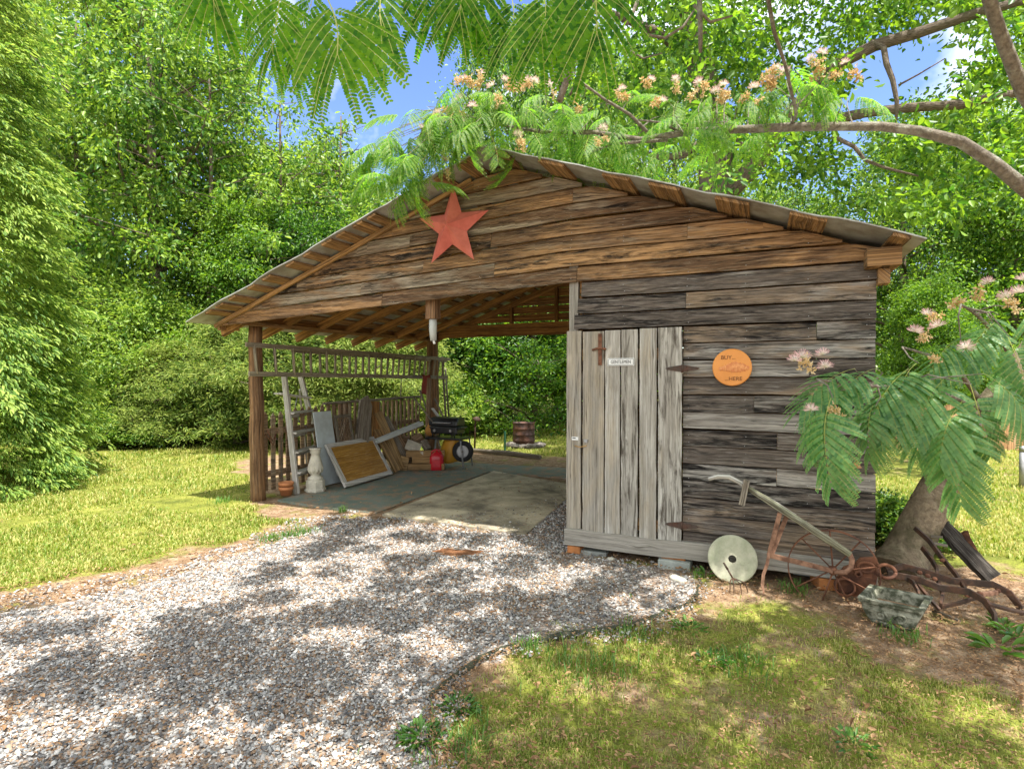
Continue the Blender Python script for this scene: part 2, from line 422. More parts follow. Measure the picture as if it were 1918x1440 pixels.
class MB:
    def __init__(s): s.v = []; s.f = []; s.uv = []; s.sm = []
    def add(s, vs, fs, uvs=None, smooth=False):
        b = len(s.v); s.v.extend(Vector(x) for x in vs)
        for i, f in enumerate(fs):
            s.f.append([b + k for k in f]); s.sm.append(smooth)
            s.uv.append(uvs[i] if uvs else [(0, 0)] * len(f))
        return s
    def obox(s, o, a, b, c):
        o, a, b, c = map(Vector, (o, a, b, c))
        vs = [o, o + a, o + a + b, o + b, o + c, o + a + c, o + a + b + c, o + b + c]
        fs = [(0, 3, 2, 1), (4, 5, 6, 7), (0, 1, 5, 4), (1, 2, 6, 5), (2, 3, 7, 6), (3, 0, 4, 7)]
        ax = max((a, b, c), key=lambda q: q.length).normalized()
        uo, vo = random.uniform(0, 9), random.uniform(0, 9)
        uvs = []
        for k, f in enumerate(fs):
            oth = [q for q in (a, b, c) if abs(q.normalized().dot(ax)) < .9]
            row = []
            for i in f:
                d = vs[i] - o
                row.append((uo + d.dot(ax), vo + sum(d.dot(q.normalized()) * (1 if j == 0 else .97) for j, q in enumerate(oth))))
            uvs.append(row)
        return s.add(vs, fs, uvs)
    def box(s, c, size, rz=0, rx=0, ry=0):
        m = Euler((rx, ry, rz)).to_matrix()
        a, b, d = m @ V(size[0], 0, 0), m @ V(0, size[1], 0), m @ V(0, 0, size[2])
        return s.obox(Vector(c) - (a + b + d) / 2, a, b, d)
    def bar(s, p0, p1, wd, ht, up=(0, 0, 1)):
        p0, p1 = Vector(p0), Vector(p1); a = p1 - p0
        sd = a.cross(Vector(up)).normalized(); u = sd.cross(a).normalized()
        return s.obox(p0 - sd * wd / 2 - u * ht / 2, a, sd * wd, u * ht)
    def plank(s, p0, p1, wv, tv, n=8, jit=.004, taper=None, warp=.006):
        """board from p0 to p1 (lower edge), width vector wv, thickness vector tv; ragged long edges"""
        p0, p1, wv, tv = map(Vector, (p0, p1, wv, tv)); a = p1 - p0; L = a.length; wd = wv.length
        wn, tn = wv.normalized(), tv.normalized()
        vs = []; uo, vo = random.uniform(0, 9), random.uniform(0, 9); q = []
        ph = random.uniform(0, 6)
        for i in range(n + 1):
            t = i / n
            lo = random.uniform(-jit, jit); hi = random.uniform(-jit, jit)
            w0 = wn * lo; w1 = wv + wn * hi
            if taper: w0, w1 = taper(t, w0, w1)
            off = tn * (math.sin(t * 5 + ph) * warp)
            b = p0 + a * t + off
            vs += [b + w0, b + w1, b + w1 + tv, b + w0 + tv]
            q.append((uo + L * t, vo + w0.dot(wn), vo + w1.dot(wn)))
        fs, uvs = [], []
        for i in range(n):
            k = 4 * i; (u0, a0, b0), (u1, a1, b1) = q[i], q[i + 1]; tt = .03
            fs += [(k + 3, k + 7, k + 6, k + 2), (k, k + 1, k + 5, k + 4), (k + 1, k + 2, k + 6, k + 5), (k, k + 4, k + 7, k + 3)]
            uvs += [[(u0, a0), (u1, a1), (u1, b1), (u0, b0)], [(u0, a0 + 3), (u0, b0 + 3), (u1, b1 + 3), (u1, a1 + 3)],
                    [(u0, b0), (u0, b0 + tt), (u1, b1 + tt), (u1, b1)], [(u0, a0), (u1, a1), (u1, a1 - tt), (u0, a0 - tt)]]
        k = 4 * n
        fs += [(0, 3, 2, 1), (k, k + 1, k + 2, k + 3)]
        uvs += [[(uo, vo), (uo + .02, vo), (uo + .02, vo + wd), (uo, vo + wd)], [(uo + L, vo), (uo + L, vo + wd), (uo + L + .02, vo + wd), (uo + L + .02, vo)]]
        return s.add(vs, fs, uvs)
    def tube(s, pts, radii, n=8, cap=True, squash=None, jit=0):
        pts = [Vector(p) for p in pts]
        if not hasattr(radii, '__len__'): radii = [radii] * len(pts)
        vs, fs, uvs = [], [], []; L = 0; Ls = []
        t0 = (pts[1] - pts[0]).normalized()
        nrm = t0.orthogonal().normalized()
        uo = random.uniform(0, 9)
        for i, p in enumerate(pts):
            t = (pts[min(i + 1, len(pts) - 1)] - pts[max(i - 1, 0)]).normalized()
            nrm = (nrm - t * nrm.dot(t)).normalized(); bn = t.cross(nrm)
            if i: L += (p - pts[i - 1]).length
            Ls.append(L)
            for k in range(n):
                an = 2 * math.pi * k / n
                rr = radii[i] * (1 + (random.uniform(-jit, jit) if jit else 0))
                vs.append(p + (nrm * math.cos(an) + bn * math.sin(an)) * rr)
        per = 2 * math.pi * max(radii)
        for i in range(len(pts) - 1):
            for k in range(n):
                a, b = i * n + k, i * n + (k + 1) % n
                fs.append((a, b, b + n, a + n))
                uvs.append([(uo + Ls[i], per * k / n), (uo + Ls[i], per * (k + 1) / n), (uo + Ls[i + 1], per * (k + 1) / n), (uo + Ls[i + 1], per * k / n)])
        s.add(vs, fs, uvs, n > 5)
        if cap:
            b = len(s.v) - len(vs)
            for ring, rev in ((0, True), (len(pts) - 1, False)):
                idx = [b + ring * n + k for k in range(n)]
                s.f.append(idx[::-1] if rev else idx); s.sm.append(False)
                s.uv.append([(uo, .1 * k) for k in range(n)])
        return s
    def lathe(s, prof, o, axis=(0, 0, 1), n=24, smooth=True):
        o = Vector(o); ax = Vector(axis).normalized(); e1 = ax.orthogonal().normalized(); e2 = ax.cross(e1)
        vs, fs, uvs = [], [], []
        for r, z in prof:
            for k in range(n):
                an = 2 * math.pi * k / n
                vs.append(o + ax * z + (e1 * math.cos(an) + e2 * math.sin(an)) * r)
        for i in range(len(prof) - 1):
            for k in range(n):
                a, b = i * n + k, i * n + (k + 1) % n
                fs.append((a, b, b + n, a + n)); uvs.append([(k / n, i), ((k + 1) / n, i), ((k + 1) / n, i + 1), (k / n, i + 1)])
        return s.add(vs, fs, uvs, smooth)
    def prism(s, poly, ext):
        poly = [Vector(p) for p in poly]; ext = Vector(ext); n = len(poly)
        vs = poly + [p + ext for p in poly]
        fs = [tuple(range(n))[::-1], tuple(range(n, 2 * n))] + [(i, (i + 1) % n, (i + 1) % n + n, i + n) for i in range(n)]
        uvs = [[(vs[k].x + vs[k].y, vs[k].z) for k in f] for f in fs]
        return s.add(vs, fs, uvs)
    def blob(s, c, r, seed=0, sub=2, amp=.2, sq=(1, 1, 1)):
        import bmesh
        bm = bmesh.new(); bmesh.ops.create_icosphere(bm, subdivisions=sub, radius=1)
        rg = random.Random(seed); ph = [rg.uniform(0, 6) for _ in range(6)]
        vs = []
        for v in bm.verts:
            p = v.co; k = 1 + amp * (math.sin(3 * p.x + ph[0]) * math.sin(2.6 * p.y + ph[1]) + .6 * math.sin(4.3 * p.z + ph[2] + 2 * p.x))
            vs.append(Vector(c) + V(p.x * sq[0], p.y * sq[1], p.z * sq[2]) * r * k)
        fs = [[q.index for q in f.verts] for f in bm.faces]; bm.free()
        return s.add(vs, fs, None, True)
    def build(s, name, mat, parent=None, origin=None, bevel=0, kind=None):
        me = bpy.data.meshes.new(name)
        if parent is not None: off = OFF.get(parent.name, Vector())
        else:
            if origin is None:
                xs = [p.x for p in s.v]; ys = [p.y for p in s.v]; zs = [p.z for p in s.v]
                origin = V((min(xs) + max(xs)) / 2, (min(ys) + max(ys)) / 2, min(zs))
            off = Vector(origin)
        me.from_pydata([tuple(p - off) for p in s.v], [], s.f)
        uvl = me.uv_layers.new(name='UVMap')
        flat = [c for row in s.uv for uvp in row for c in uvp]
        uvl.data.foreach_set('uv', flat)
        me.polygons.foreach_set('use_smooth', s.sm)
        me.update()
        o = finish(me, name, mat, parent, off if parent is None else None)
        if bevel:
            b = o.modifiers.new('bevel', 'BEVEL'); b.width = bevel; b.segments = 2; b.limit_method = 'ANGLE'; b.angle_limit = R(40)
        if kind: o['kind'] = kind
        return o

def quads_mesh(name, verts, nv, faces_local, mat, parent=None, origin=(0, 0, 0), uv=None, smooth=False):
    """verts (n, nv, 3): n pieces of nv vertices each, faces_local quads shared by all pieces"""
    n = verts.shape[0]; fl = np.array(faces_local, dtype=np.int32); nf, k = fl.shape
    me = bpy.data.meshes.new(name)
    off = np.array(OFF.get(parent.name, Vector()) if parent is not None else origin, dtype=np.float64)
    vv = (verts.reshape(-1, 3) - off).astype(np.float32)
    me.vertices.add(len(vv)); me.vertices.foreach_set('co', vv.ravel())
    idx = (fl[None] + (np.arange(n, dtype=np.int32) * nv)[:, None, None]).reshape(-1)
    me.loops.add(len(idx)); me.loops.foreach_set('vertex_index', idx)
    me.polygons.add(n * nf)
    me.polygons.foreach_set('loop_start', np.arange(0, n * nf * k, k, dtype=np.int32))
    me.polygons.foreach_set('loop_total', np.full(n * nf, k, dtype=np.int32))
    if uv is not None:
        l = me.uv_layers.new(name='UVMap'); l.data.foreach_set('uv', uv.astype(np.float32).ravel())
    me.update(calc_edges=True); me.validate()
    if smooth: me.polygons.foreach_set('use_smooth', np.ones(n * nf, dtype=bool))
    return finish(me, name, mat, parent, origin)

def nrmz(a): return a / np.maximum(np.linalg.norm(a, axis=-1, keepdims=True), 1e-9)
def leaf_quads(pos, axis, nrm, L, W):
    """folded pointed leaf of two quads: 6 vertices"""
    axis = nrmz(axis); side = nrmz(np.cross(axis, nrm)); up = np.cross(side, axis)
    L = L[:, None]; W = W[:, None]
    p0 = pos; p3 = pos + axis * L - up * L * .12
    a = pos + axis * L * .38; b = pos + axis * L * .74
    f = up * W * .22
    return np.stack([p0, a + side * W * .5 + f, b + side * W * .40 + f, p3, b - side * W * .40 + f, a - side * W * .5 + f], 1)
LEAF_F = [(0, 1, 2, 3), (0, 3, 4, 5)]
def clump_leaves(rng, cen, rad, per, L, W=.5, flat=.6, droop=.35, outward=None):
    n = len(cen); k = np.repeat(np.arange(n), per)
    g = rng.normal(size=(n * per, 3)); g *= (.45 + .55 * rng.random((n * per, 1)))
    rr = rad[k][:, None] if hasattr(rad, '__len__') else rad
    off = g * rr * np.array([1, 1, flat]) * .62
    pos = cen[k] + off
    ax = nrmz(off) * .9 + rng.normal(size=pos.shape) * .6 + np.array([0, 0, -droop])
    nr = np.array([0, 0, 1.0]) + rng.normal(size=pos.shape) * .9
    ln = L * (.5 + .7 * rng.random(len(pos)))
    return leaf_quads(pos, ax, nr, ln, ln * W)

# ------------------------------------------------------------------ ground, gravel drive, slab
def inpoly(P, poly):
    x, y = P[..., 0], P[..., 1]; c = np.zeros(x.shape, bool); j = len(poly) - 1
    for i in range(len(poly)):
        xi, yi = poly[i]; xj, yj = poly[j]
        c ^= ((yi > y) != (yj > y)) & (x < (xj - xi) * (y - yi) / (yj - yi + 1e-12) + xi)
        j = i
    return c
def fbm(P, s=1.0, seed=0, oc=4):
    r = np.random.default_rng(seed); o = np.zeros(P.shape[:-1]); a = 1
    for k in range(oc):
        for _ in range(3):
            d = r.normal(size=2); d = d / np.linalg.norm(d) * s * 2 ** k * r.uniform(.6, 1.4)
            o += a * np.sin(P[..., 0] * d[0] + P[..., 1] * d[1] + r.uniform(0, 6.28)) / 3
        a *= .6
    return o
def gpoly(px): return [tuple(G(*p)[:2]) for p in px]
GRAVEL = gpoly([(-260, 1175), (0, 1150), (180, 1120), (330, 1078), (470, 1035), (580, 995), (650, 972), (720, 975), (860, 995), (985, 1005), (1066, 930),
                (1066, 1040), (1150, 1052), (1250, 1068), (1300, 1085), (1305, 1115), (1250, 1150), (1180, 1172), (1050, 1193), (940, 1218), (860, 1262), (800, 1310)])
GRAVEL += [(0.75, -3.45), (0.4, -4.6), (0.2, -8.5), (-9, -8.5), (-8.5, -5.5)]
GRAVEL_FR = gpoly([(-260, 1135), (0, 1112), (180, 1084), (330, 1048), (470, 1008), (580, 970), (650, 958), (800, 985), (1066, 930), (1340, 1075), (1335, 1125), (1270, 1165), (1190, 1192), (1050, 1220), (940, 1250), (800, 1340), (900, 1700), (-600, 1700)])
LAWN_L = gpoly([(-300, 1135), (0, 1098), (180, 1074), (320, 1042), (450, 1008), (560, 980), (500, 962), (455, 938), (440, 918), (458, 896), (446, 874), (476, 850)]) + [(-4.9, 5.6), (-3.5, 5.9), (2.9, 5.7), (3.2, 9), (30, 30), (-60, 60), (-40, -4)]
LAWN_R = gpoly([(800, 1320), (870, 1270), (950, 1228), (1050, 1205), (1180, 1184), (1262, 1158), (1310, 1130), (1420, 1128), (1560, 1172), (1710, 1250), (1918, 1285), (2100, 1600), (700, 1600)])
LAWN_B = [(2.9, 1.2), (4.4, .6), (12, 3.0), (30, 10), (30, 30), (3, 12)]
def lawn_w(P):
    n = np.stack([P[..., 0] + .22 * fbm(P, 3, 1), P[..., 1] + .22 * fbm(P, 3, 2)], -1)
    return inpoly(n, LAWN_L), inpoly(n, LAWN_R), inpoly(n, LAWN_B)
def make_ground():
    xs = np.concatenate([[-300, -120, -60, -40, -30], np.arange(-22, -9, .5), np.arange(-9, 8, .085), np.arange(8, 22, .5), [30, 40, 60, 120, 300]])
    ys = np.concatenate([[-300, -60, -20, -12], np.arange(-7, 6, .085), np.arange(6, 24, .5), [30, 40, 60, 120, 300]])
    X, Y = np.meshgrid(xs, ys); P = np.stack([X, Y], -1)
    near = (np.abs(X) < 9) & (Y > -7) & (Y < 7)
    Z = np.where(near, .012 * fbm(P, 2.2, 5) - .006, -.006)
    Z = np.minimum(Z, .004)
    nx, ny = len(xs), len(ys)
    V3 = np.stack([X, Y, Z], -1).reshape(-1, 3)
    i = np.arange(nx - 1); j = np.arange(ny - 1); I, J = np.meshgrid(i, j); a = (J * nx + I).ravel()
    fs = np.stack([a, a + 1, a + nx + 1, a + nx], 1)
    me = bpy.data.meshes.new('ground'); me.from_pydata(V3.tolist(), [], fs.tolist())
    l, r, b = lawn_w(P)
    lw = np.where(l, .92, .27); lw = np.where(b, .75, lw); lw = np.where(r, .66, lw)
    gw = inpoly(P, GRAVEL).astype(float)
    def sm(A):
        for _ in range(3):
            A = (A + np.roll(A, 1, 0) + np.roll(A, -1, 0) + np.roll(A, 1, 1) + np.roll(A, -1, 1)) / 5
        return A
    for nm, dat in (('lawn', sm(lw)), ('gravelly', sm(gw))):
        at = me.attributes.new(nm, 'FLOAT', 'POINT'); at.data.foreach_set('value', dat.ravel().astype(np.float32))
    me.polygons.foreach_set('use_smooth', [True] * len(fs))
    o = finish(me, 'ground', M['ground'], None, (0, 0, 0)); o['kind'] = 'structure'
make_ground()
def sheet(name, poly, z0, z1, mat):
    m = MB(); m.prism([V(x, y, z0) for x, y in poly], (0, 0, z1 - z0)); return m.build(name, mat, None)
o = sheet('gravel_drive', GRAVEL[:22][::-1] if False else GRAVEL, -.03, .008, M['gravelbed']); o['kind'] = 'structure'
SLAB = gpoly([(716, 966), (985, 1004), (1062, 936)]) ; SLAB += [(.0, 2.6), tuple(G(925, 884)[:2])]
o = sheet('concrete_slab', SLAB, -.05, .022, M['slab']); o['kind'] = 'structure'
MAT_P = gpoly([(520, 938), (640, 955), (705, 962), (917, 884), (1064, 897), (1064, 878), (845, 866)]) + [(-4.25, 4.3)]
o = sheet('outdoor_carpet', MAT_P, -.02, .014, M['carpet'])
tag(o, 'worn green outdoor carpet strip beside the concrete slab under the roof', 'carpet')
# dirty clay patch on the gravel
m = MB(); c = G(856, 1036)
vs = [c + V(0, 0, .022)] ; n = 26
for k in range(n):
    a = 2 * math.pi * k / n; rr = 1 + .3 * math.sin(3 * a + 1) + .2 * math.sin(7 * a)
    d = (_rt * math.cos(a) * .25 + _fw * math.sin(a) * .13) * rr
    vs.append(c + d + V(0, 0, .006))
m.add(vs, [(0, 1 + k, 1 + (k + 1) % n) for k in range(n)], None, True)
o = m.build('clay_patch', M['dirtpatch'], None); o['kind'] = 'structure'

def gravel():
    rng = np.random.default_rng(11)
    C = np.array([CAM.x, CAM.y])
    N = 760000
    xy = np.stack([rng.uniform(-9, 3, N), rng.uniform(-6, 2.6, N)], -1)
    d = (xy - C) @ np.array([_fw.x, _fw.y]); lat = (xy - C) @ np.array([_rt.x, _rt.y])
    ins = inpoly(np.stack([xy[:, 0] + .14 * fbm(xy, 5, 3), xy[:, 1] + .14 * fbm(xy, 5, 4)], -1), GRAVEL)
    vis = (d > 1.7) & (np.abs(lat) < d * .98 + .3)
    onslab = inpoly(xy, SLAB)
    bare = fbm(xy, 1.6, 9)
    fringe = ~ins & inpoly(np.stack([xy[:, 0] + .2 * fbm(xy, 4, 6), xy[:, 1] + .2 * fbm(xy, 4, 7)], -1), GRAVEL_FR) & (rng.random(N) < .16 + .2 * (fbm(xy, 3, 8) > .2))
    dens = np.clip(1.05 - .35 * (bare > .3) - .10 * np.maximum(d - 2, 0) - .25 * (bare > .55), .30, 1)
    keep = vis & (((ins & (rng.random(N) < dens)) & ~(onslab & (rng.random(N) < .985))) | fringe)
    # right next to the shed door the ground is mostly litter
    nd = (xy[:, 0] > 0) & (xy[:, 1] > -.5)
    keep &= ~(nd & (rng.random(N) < .6))
    pc = G(856, 1036); dd_ = xy - np.array([pc.x, pc.y]); keep &= ((dd_ @ np.array([_rt.x, _rt.y])) / .24) ** 2 + ((dd_ @ np.array([_fw.x, _fw.y])) / .12) ** 2 > 1
    xy = xy[keep]; d = d[keep]; n = len(xy)
    s = (.0038 + .0054 * rng.random(n) ** 3.2) * (1 + .12 * np.maximum(d - 3, 0)) * np.where(rng.random(n) < .06, 1.5, 1)
    corner = np.array([(-1, -1, -1), (1, -1, -1), (1, 1, -1), (-1, 1, -1), (-1, -1, 1), (1, -1, 1), (1, 1, 1), (-1, 1, 1)], float)
    q = corner[None] * (1 + .45 * (rng.random((n, 8, 3)) - .5) * 2)
    q[:, 4:, :2] *= .62
    q *= np.stack([s * rng.uniform(.9, 1.6, n), s * rng.uniform(.6, 1.0, n), s * rng.uniform(.22, .55, n)], -1)[:, None, :]
    yaw = rng.uniform(0, 6.28, n); tx = rng.normal(0, .22, n); ty = rng.normal(0, .22, n)
    cy, sy = np.cos(yaw), np.sin(yaw)
    z = q[..., 2] + q[..., 0] * tx[:, None] + q[..., 1] * ty[:, None]
    x = q[..., 0] * cy[:, None] - q[..., 1] * sy[:, None]; y = q[..., 0] * sy[:, None] + q[..., 1] * cy[:, None]
    P = np.stack([x + xy[:, 0:1], y + xy[:, 1:2], z + .010 + (rng.random(n) * .012)[:, None]], -1)
    fl = [(4, 5, 6, 7), (0, 1, 5, 4), (1, 2, 6, 5), (2, 3, 7, 6), (3, 0, 4, 7)]
    o = quads_mesh('gravel', P, 8, fl, M['chips'])
    o['kind'] = 'stuff'; tag(o, 'pale grey crushed stone chips covering the curved driveway', 'gravel')
gravel()

# ------------------------------------------------------------------ the shed
shed = thing('shed', 'weathered open timber shed with wide gable and plank door', 'shed', (0, 0, 0))
XL, XR = -4.5, 2.39
PK_X, PK_Z, SL = -.672, 3.69, .352
def zr(x): return PK_Z - SL * abs(x - PK_X)          # top of roof
def sag(x): return .049 * min(x, 0)
YF, YB = -.36, 4.75
PU = .026                                             # purlin depth
def boards(rows, mb, zb, zt, y, joints, clip=None, th=.028, sagf=sag, jit=.004):
    pass
# front wall planks: rows 0.143 high
PITCHB = .143
mg = MB(); mw = MB()
row_lines = [.309 + PITCHB * k for k in range(-1, 26)]
def under(x): return zr(x) - .055
def add_row(mb, z0, x0, x1, h=PITCHB, y=0.0):
    """one plank with its top clipped to the roof slope"""
    gap = .010
    n = max(2, int((x1 - x0) / .16))
    # trim the ends that lie above the roof line
    def inside(x): return under(x) - (z0 + sag(x)) > .035
    xs = np.linspace(x0, x1, 200); ok = [x for x in xs if inside(x)]
    if not ok: return
    x0, x1 = ok[0], ok[-1]
    if x1 - x0 < .1: return
    vs, fs, uvs = [], [], []
    n = max(2, int((x1 - x0) / .13)); uo, vo = random.uniform(0, 9), random.uniform(0, 9)
    ph = random.uniform(0, 6); a0 = random.uniform(.001, .005)
    lean = .016                                        # lapped like siding: bottom edge stands out
    tw = random.uniform(-.004, .004); dy = random.uniform(-.004, .004)
    for i in range(n + 1):
        x = x0 + (x1 - x0) * i / n; s = sag(x)
        zb = z0 + s + gap + a0 * math.sin(x * 3 + ph) + random.uniform(-.0025, .0025)
        zt = min(z0 + s + h - .001 + .002 * math.sin(x * 2.3 + ph), under(x))
        zt = max(zt, zb + .012)
        yb = y - .026 - lean + dy + tw * (x - x0); yt = y - .024 + dy + tw * (x - x0) + lean * .2
        for (zz, yy) in ((zb, yb), ((zb + zt) / 2, (yb + yt) / 2 - .002), (zt, yt), (zt, yt + .022), (zb, yb + .026)):
            vs.append((x, yy, zz))
    for i in range(n):
        k = 5 * i; u0, u1 = uo + (x1 - x0) * i / n, uo + (x1 - x0) * (i + 1) / n
        for a, b, fl in ((0, 1, 0), (1, 2, 0), (2, 3, 1), (3, 4, 2), (4, 0, 3)):
            fs.append((k + a, k + 5 + a, k + 5 + b, k + b))
            za = {0: (vs[k + a][2], vs[k + b][2]), 1: (7, 7.03), 2: (vs[k + a][2] + 3, vs[k + b][2] + 3), 3: (5, 5.03)}[fl]
            uvs.append([(u0, vo + za[0]), (u1, vo + za[0]), (u1, vo + za[1]), (u0, vo + za[1])])
    k = 5 * n
    fs += [(0, 1, 2, 3, 4), (k + 4, k + 3, k + 2, k + 1, k)]
    uvs += [[(uo, vo + .03 * j) for j in range(5)]] * 2
    mb.add(vs, fs, uvs)
dx = lambda px, py: onY(px, py, -.03).x
rj = random.Random(5)
DOOR_X0, DOOR_X1, DOOR_Z = onY(1093, 800, 0).x, onY(1279, 800, 0).x, 2.022
joint_px = {15: [588, 933], 16: [719, 1083], 17: [680, 929], 18: [560, 796, 1288], 19: [923], 20: [], 21: [1075], 22: []}
for k, z0 in enumerate(row_lines):
    if z0 < .2: continue
    z1 = z0 + PITCHB
    if z1 <= DOOR_Z + .02:                             # beside the door
        x0 = DOOR_X1 + .006
        cuts = [x0]
        if rj.random() < .35: cuts.append(rj.uniform(x0 + .4, XR - .3))
        cuts.append(XR + rj.uniform(-.004, .006))
        for a, b in zip(cuts, cuts[1:]): add_row(mw, z0, a, b - .003)
    elif z0 < 2.43:                                    # over the door
        x0 = [onY(1078, 600, 0).x, onY(1084, 580, 0).x, onY(1091, 550, 0).x][max(0, min(2, int((z0 - 2.0) / PITCHB + .3)))]
        cuts = [x0]
        if k % 2 == 0: cuts.append(onY(1286, 580, 0).x)
        cuts.append(XR)
        for a, b in zip(cuts, cuts[1:]): add_row(mw, z0, a, b - .003)
    else:
        j = joint_px.get(k)
        js = [onY(p, 520, 0).x for p in j] if j else [rj.uniform(-2.4, .8)]
        cuts = [XL - .02] + sorted(js) + [XR]
        for a, b in zip(cuts, cuts[1:]): add_row(mg, z0, a, b - .003)
mn = MB()
for z0 in row_lines:
    if z0 < .2: continue
    for xn in (.045, .52, 1.06, 1.5, 1.95, XR - .05, -.9, -1.9, -2.9, -3.9):
        for dz in (.035, .105):
            zz = z0 + dz + sag(xn)
            if zz > under(xn) - .02 or (xn < 0 and zz < 2.44 + sag(xn)) or (xn < 1.05 and xn > 0 and zz < DOOR_Z + .02): continue
            mn.blob((xn + rj.uniform(-.012, .012), -.047 + (dz - .035) * .25, zz + rj.uniform(-.012, .012)), .0042, 0, 1, 0, (1, .5, 1))
mn.build('nail_heads', M['steel'], shed)
mw.build('front_boards', M['wall'], shed)
mg.build('gable_boards', M['gable'], shed)
# plain lower board between the planks and the sill, and the sill
m = MB(); m.plank((DOOR_X1 + .01, -.012, .226), (XR, -.012, .226), (0, 0, .085), (0, -.02, 0), 10, .003)
m.build('skirt_board', M['wall'], shed)
m = MB(); m.plank((-.005, -.035, .088), (XR + .012, -.03, .088), (0, 0, .142), (0, -.055, 0), 14, .005, None, .004)
m.build('sill_beam', M['door'], shed, bevel=.005)
# side, inner and back walls (horizontal planks)
def plank_wall(name, p0, p1, z0, z1, mat, th=.025, skip=0.0, topf=None):
    mb = MB(); p0, p1 = Vector(p0), Vector(p1); nrm = (p1 - p0).cross(V(0, 0, 1)).normalized(); z = z0; L = (p1 - p0).length
    while z < z1 - .03:
        h = rj.uniform(.13, .155)
        a, b = p0, p1
        if topf:
            ok = [t for t in np.linspace(0, 1, 120) if topf(p0.lerp(p1, t)) > z + .06]
            if not ok: break
            a, b = p0.lerp(p1, ok[0]), p0.lerp(p1, ok[-1])
        mb.plank(a + V(0, 0, z), b + V(0, 0, z), (0, 0, min(h, z1 - z) - rj.uniform(.003, .016)), nrm * th, max(3, int(L / .5)), .004)
        z += h
    return mb.build(name, mat, shed)
plank_wall('side_wall', (XR - .01, 4.4, 0), (XR - .01, .02, 0), .12, 2.5, M['wall'])
plank_wall('partition_wall', (.10, .02, 0), (.10, 4.4, 0), .12, 2.9, M['darkwood'])
plank_wall('back_wall', (.11, 4.44, 0), (XR - .04, 4.44, 0), .12, 2.5, M['darkwood'])
plank_wall('back_gable', (XL + .12, 4.50, 0), (XR - .02, 4.50, 0), 2.62, 3.65, M['darkwood'], topf=lambda p: zr(p.x) - .1)
# frame
def log_post(name, p, r, z1, mat, lean=(0, 0)):
    mb = MB(); n = 14; pts = []; rad = []
    for i in range(n + 1):
        t = i / n; pts.append(Vector(p) + V(lean[0] * t + .006 * math.sin(i), lean[1] * t + .006 * math.cos(1.7 * i), -.05 + (z1 + .05) * t)); rad.append(r * (1.08 - .14 * t))
    mb.tube(pts, rad, 14, True, None, .03); return mb.build(name, mat, shed)
PL = G(483, 935); PBk = G(812, 861)
log_post('post', (PL.x, PL.y, 0), .088, 2.28, M['post'], (-.03, .0))
log_post('post', (PBk.x, PBk.y, 0), .115, 2.42, M['post'], (-.02, 0))
m = MB(); m.box((.055, .035, 2.31), (.085, .085, .62)); m.box((.055, .08, 1.1), (.085, .085, 1.9)); m.build('corner_stud', M['door'], shed, bevel=.004)
m = MB(); m.box((XR - .06, .06, 1.3), (.09, .09, 2.4)); m.build('corner_stud', M['wall'], shed)
PLX = XL + .17
m = MB()
for q, xx in enumerate((PLX - .06, PLX + .01)): m.plank((xx, -.02, 2.27 + .004 * q), (xx, 4.66, 2.31 + .004 * q), (0, 0, .21), (.042, 0, 0), 12, .003)
m.build('plate_beam', M['darkwood'], shed)
m = MB()
for q, xx in enumerate((PLX + .075, PLX + .10)): m.bar((xx + .02, .02, 2.262 + .02 * q), (xx + .02, 4.6, 2.30 + .02 * q), .02, .03)
m.build('trim_strip', M['purlin'], shed)
m = MB(); m.plank((XL + .2, 4.40, 2.36), (XR - .1, 4.40, 2.36), (0, 0, .225), (0, .05, 0), 12, .003); m.build('tie_beam', M['darkwood'], shed)
m = MB(); m.plank((XR - .09, -.18, 2.395), (XR - .09, 4.6, 2.40), (0, 0, .13), (.21, 0, 0), 8, .002); m.build('plate_beam', M['purlin'], shed, bevel=.004)
m = MB(); m.box((XR + .035, -.03, 2.335), (.075, .12, .11)); m.build('bracket_block', M['purlin'], shed, bevel=.003)
# studs of the back gable
for x in (onY(890, 600, 4.45).x, onY(959, 580, 4.45).x, onY(1043, 575, 4.45).x, 1.2):
    m = MB(); zt = zr(x) - .14; m.box((x, 4.44, (2.59 + zt) / 2), (.05, .09, zt - 2.59)); m.build('gable_stud', M['darkwood'], shed)
# rafters
def slope_pts(side, y, drop):
    xe = XL - .27 if side < 0 else XR + .1
    return V(PK_X, y, PK_Z - drop), V(xe, y, zr(xe) - drop)
for i in range(8):
    y = .12 + .62 * i
    for sd in (-1, 1):
        a, b = slope_pts(sd, y, PU + .075)
        if sd < 0: b = V(PLX - .36, y, zr(PLX - .36) - PU - .075)
        m = MB(); m.bar(a, b, .042, .11); m.build('rafter', M['darkwood'], shed)
# purlins: pairs of laths carried past the gable
pur_l = [(388, 585), (408, 571), (433, 553), (468, 528), (497, 507), (541, 476), (572, 453), (610, 427), (636, 410), (668, 390), (694, 372), (760, 345), (820, 320), (868, 300)]
pur_r = [(935, 287), (1018, 296), (1042, 301), (1140, 318), (1163, 323), (1230, 337), (1256, 343), (1357, 362), (1388, 368), (1500, 395), (1532, 403), (1690, 440)]
for q, (px, py) in enumerate(pur_l + pur_r):
    x = onY(px, py, YF).x; sgn = -1 if x < PK_X else 1
    z = zr(x) - .012 - PU / 2
    wd = random.uniform(.11, .15)
    m = MB(); d = V(1, 0, -SL * sgn).normalized(); u = V(SL * sgn, 0, 1).normalized()
    o0 = V(x, YF + .002 + random.uniform(0, .012), z) - d * wd / 2 - u * PU / 2
    m.obox(o0, (0, YB - YF - .1, 0), d * wd, u * PU)
    m.build('purlin', M['purlin'], shed, bevel=.003)
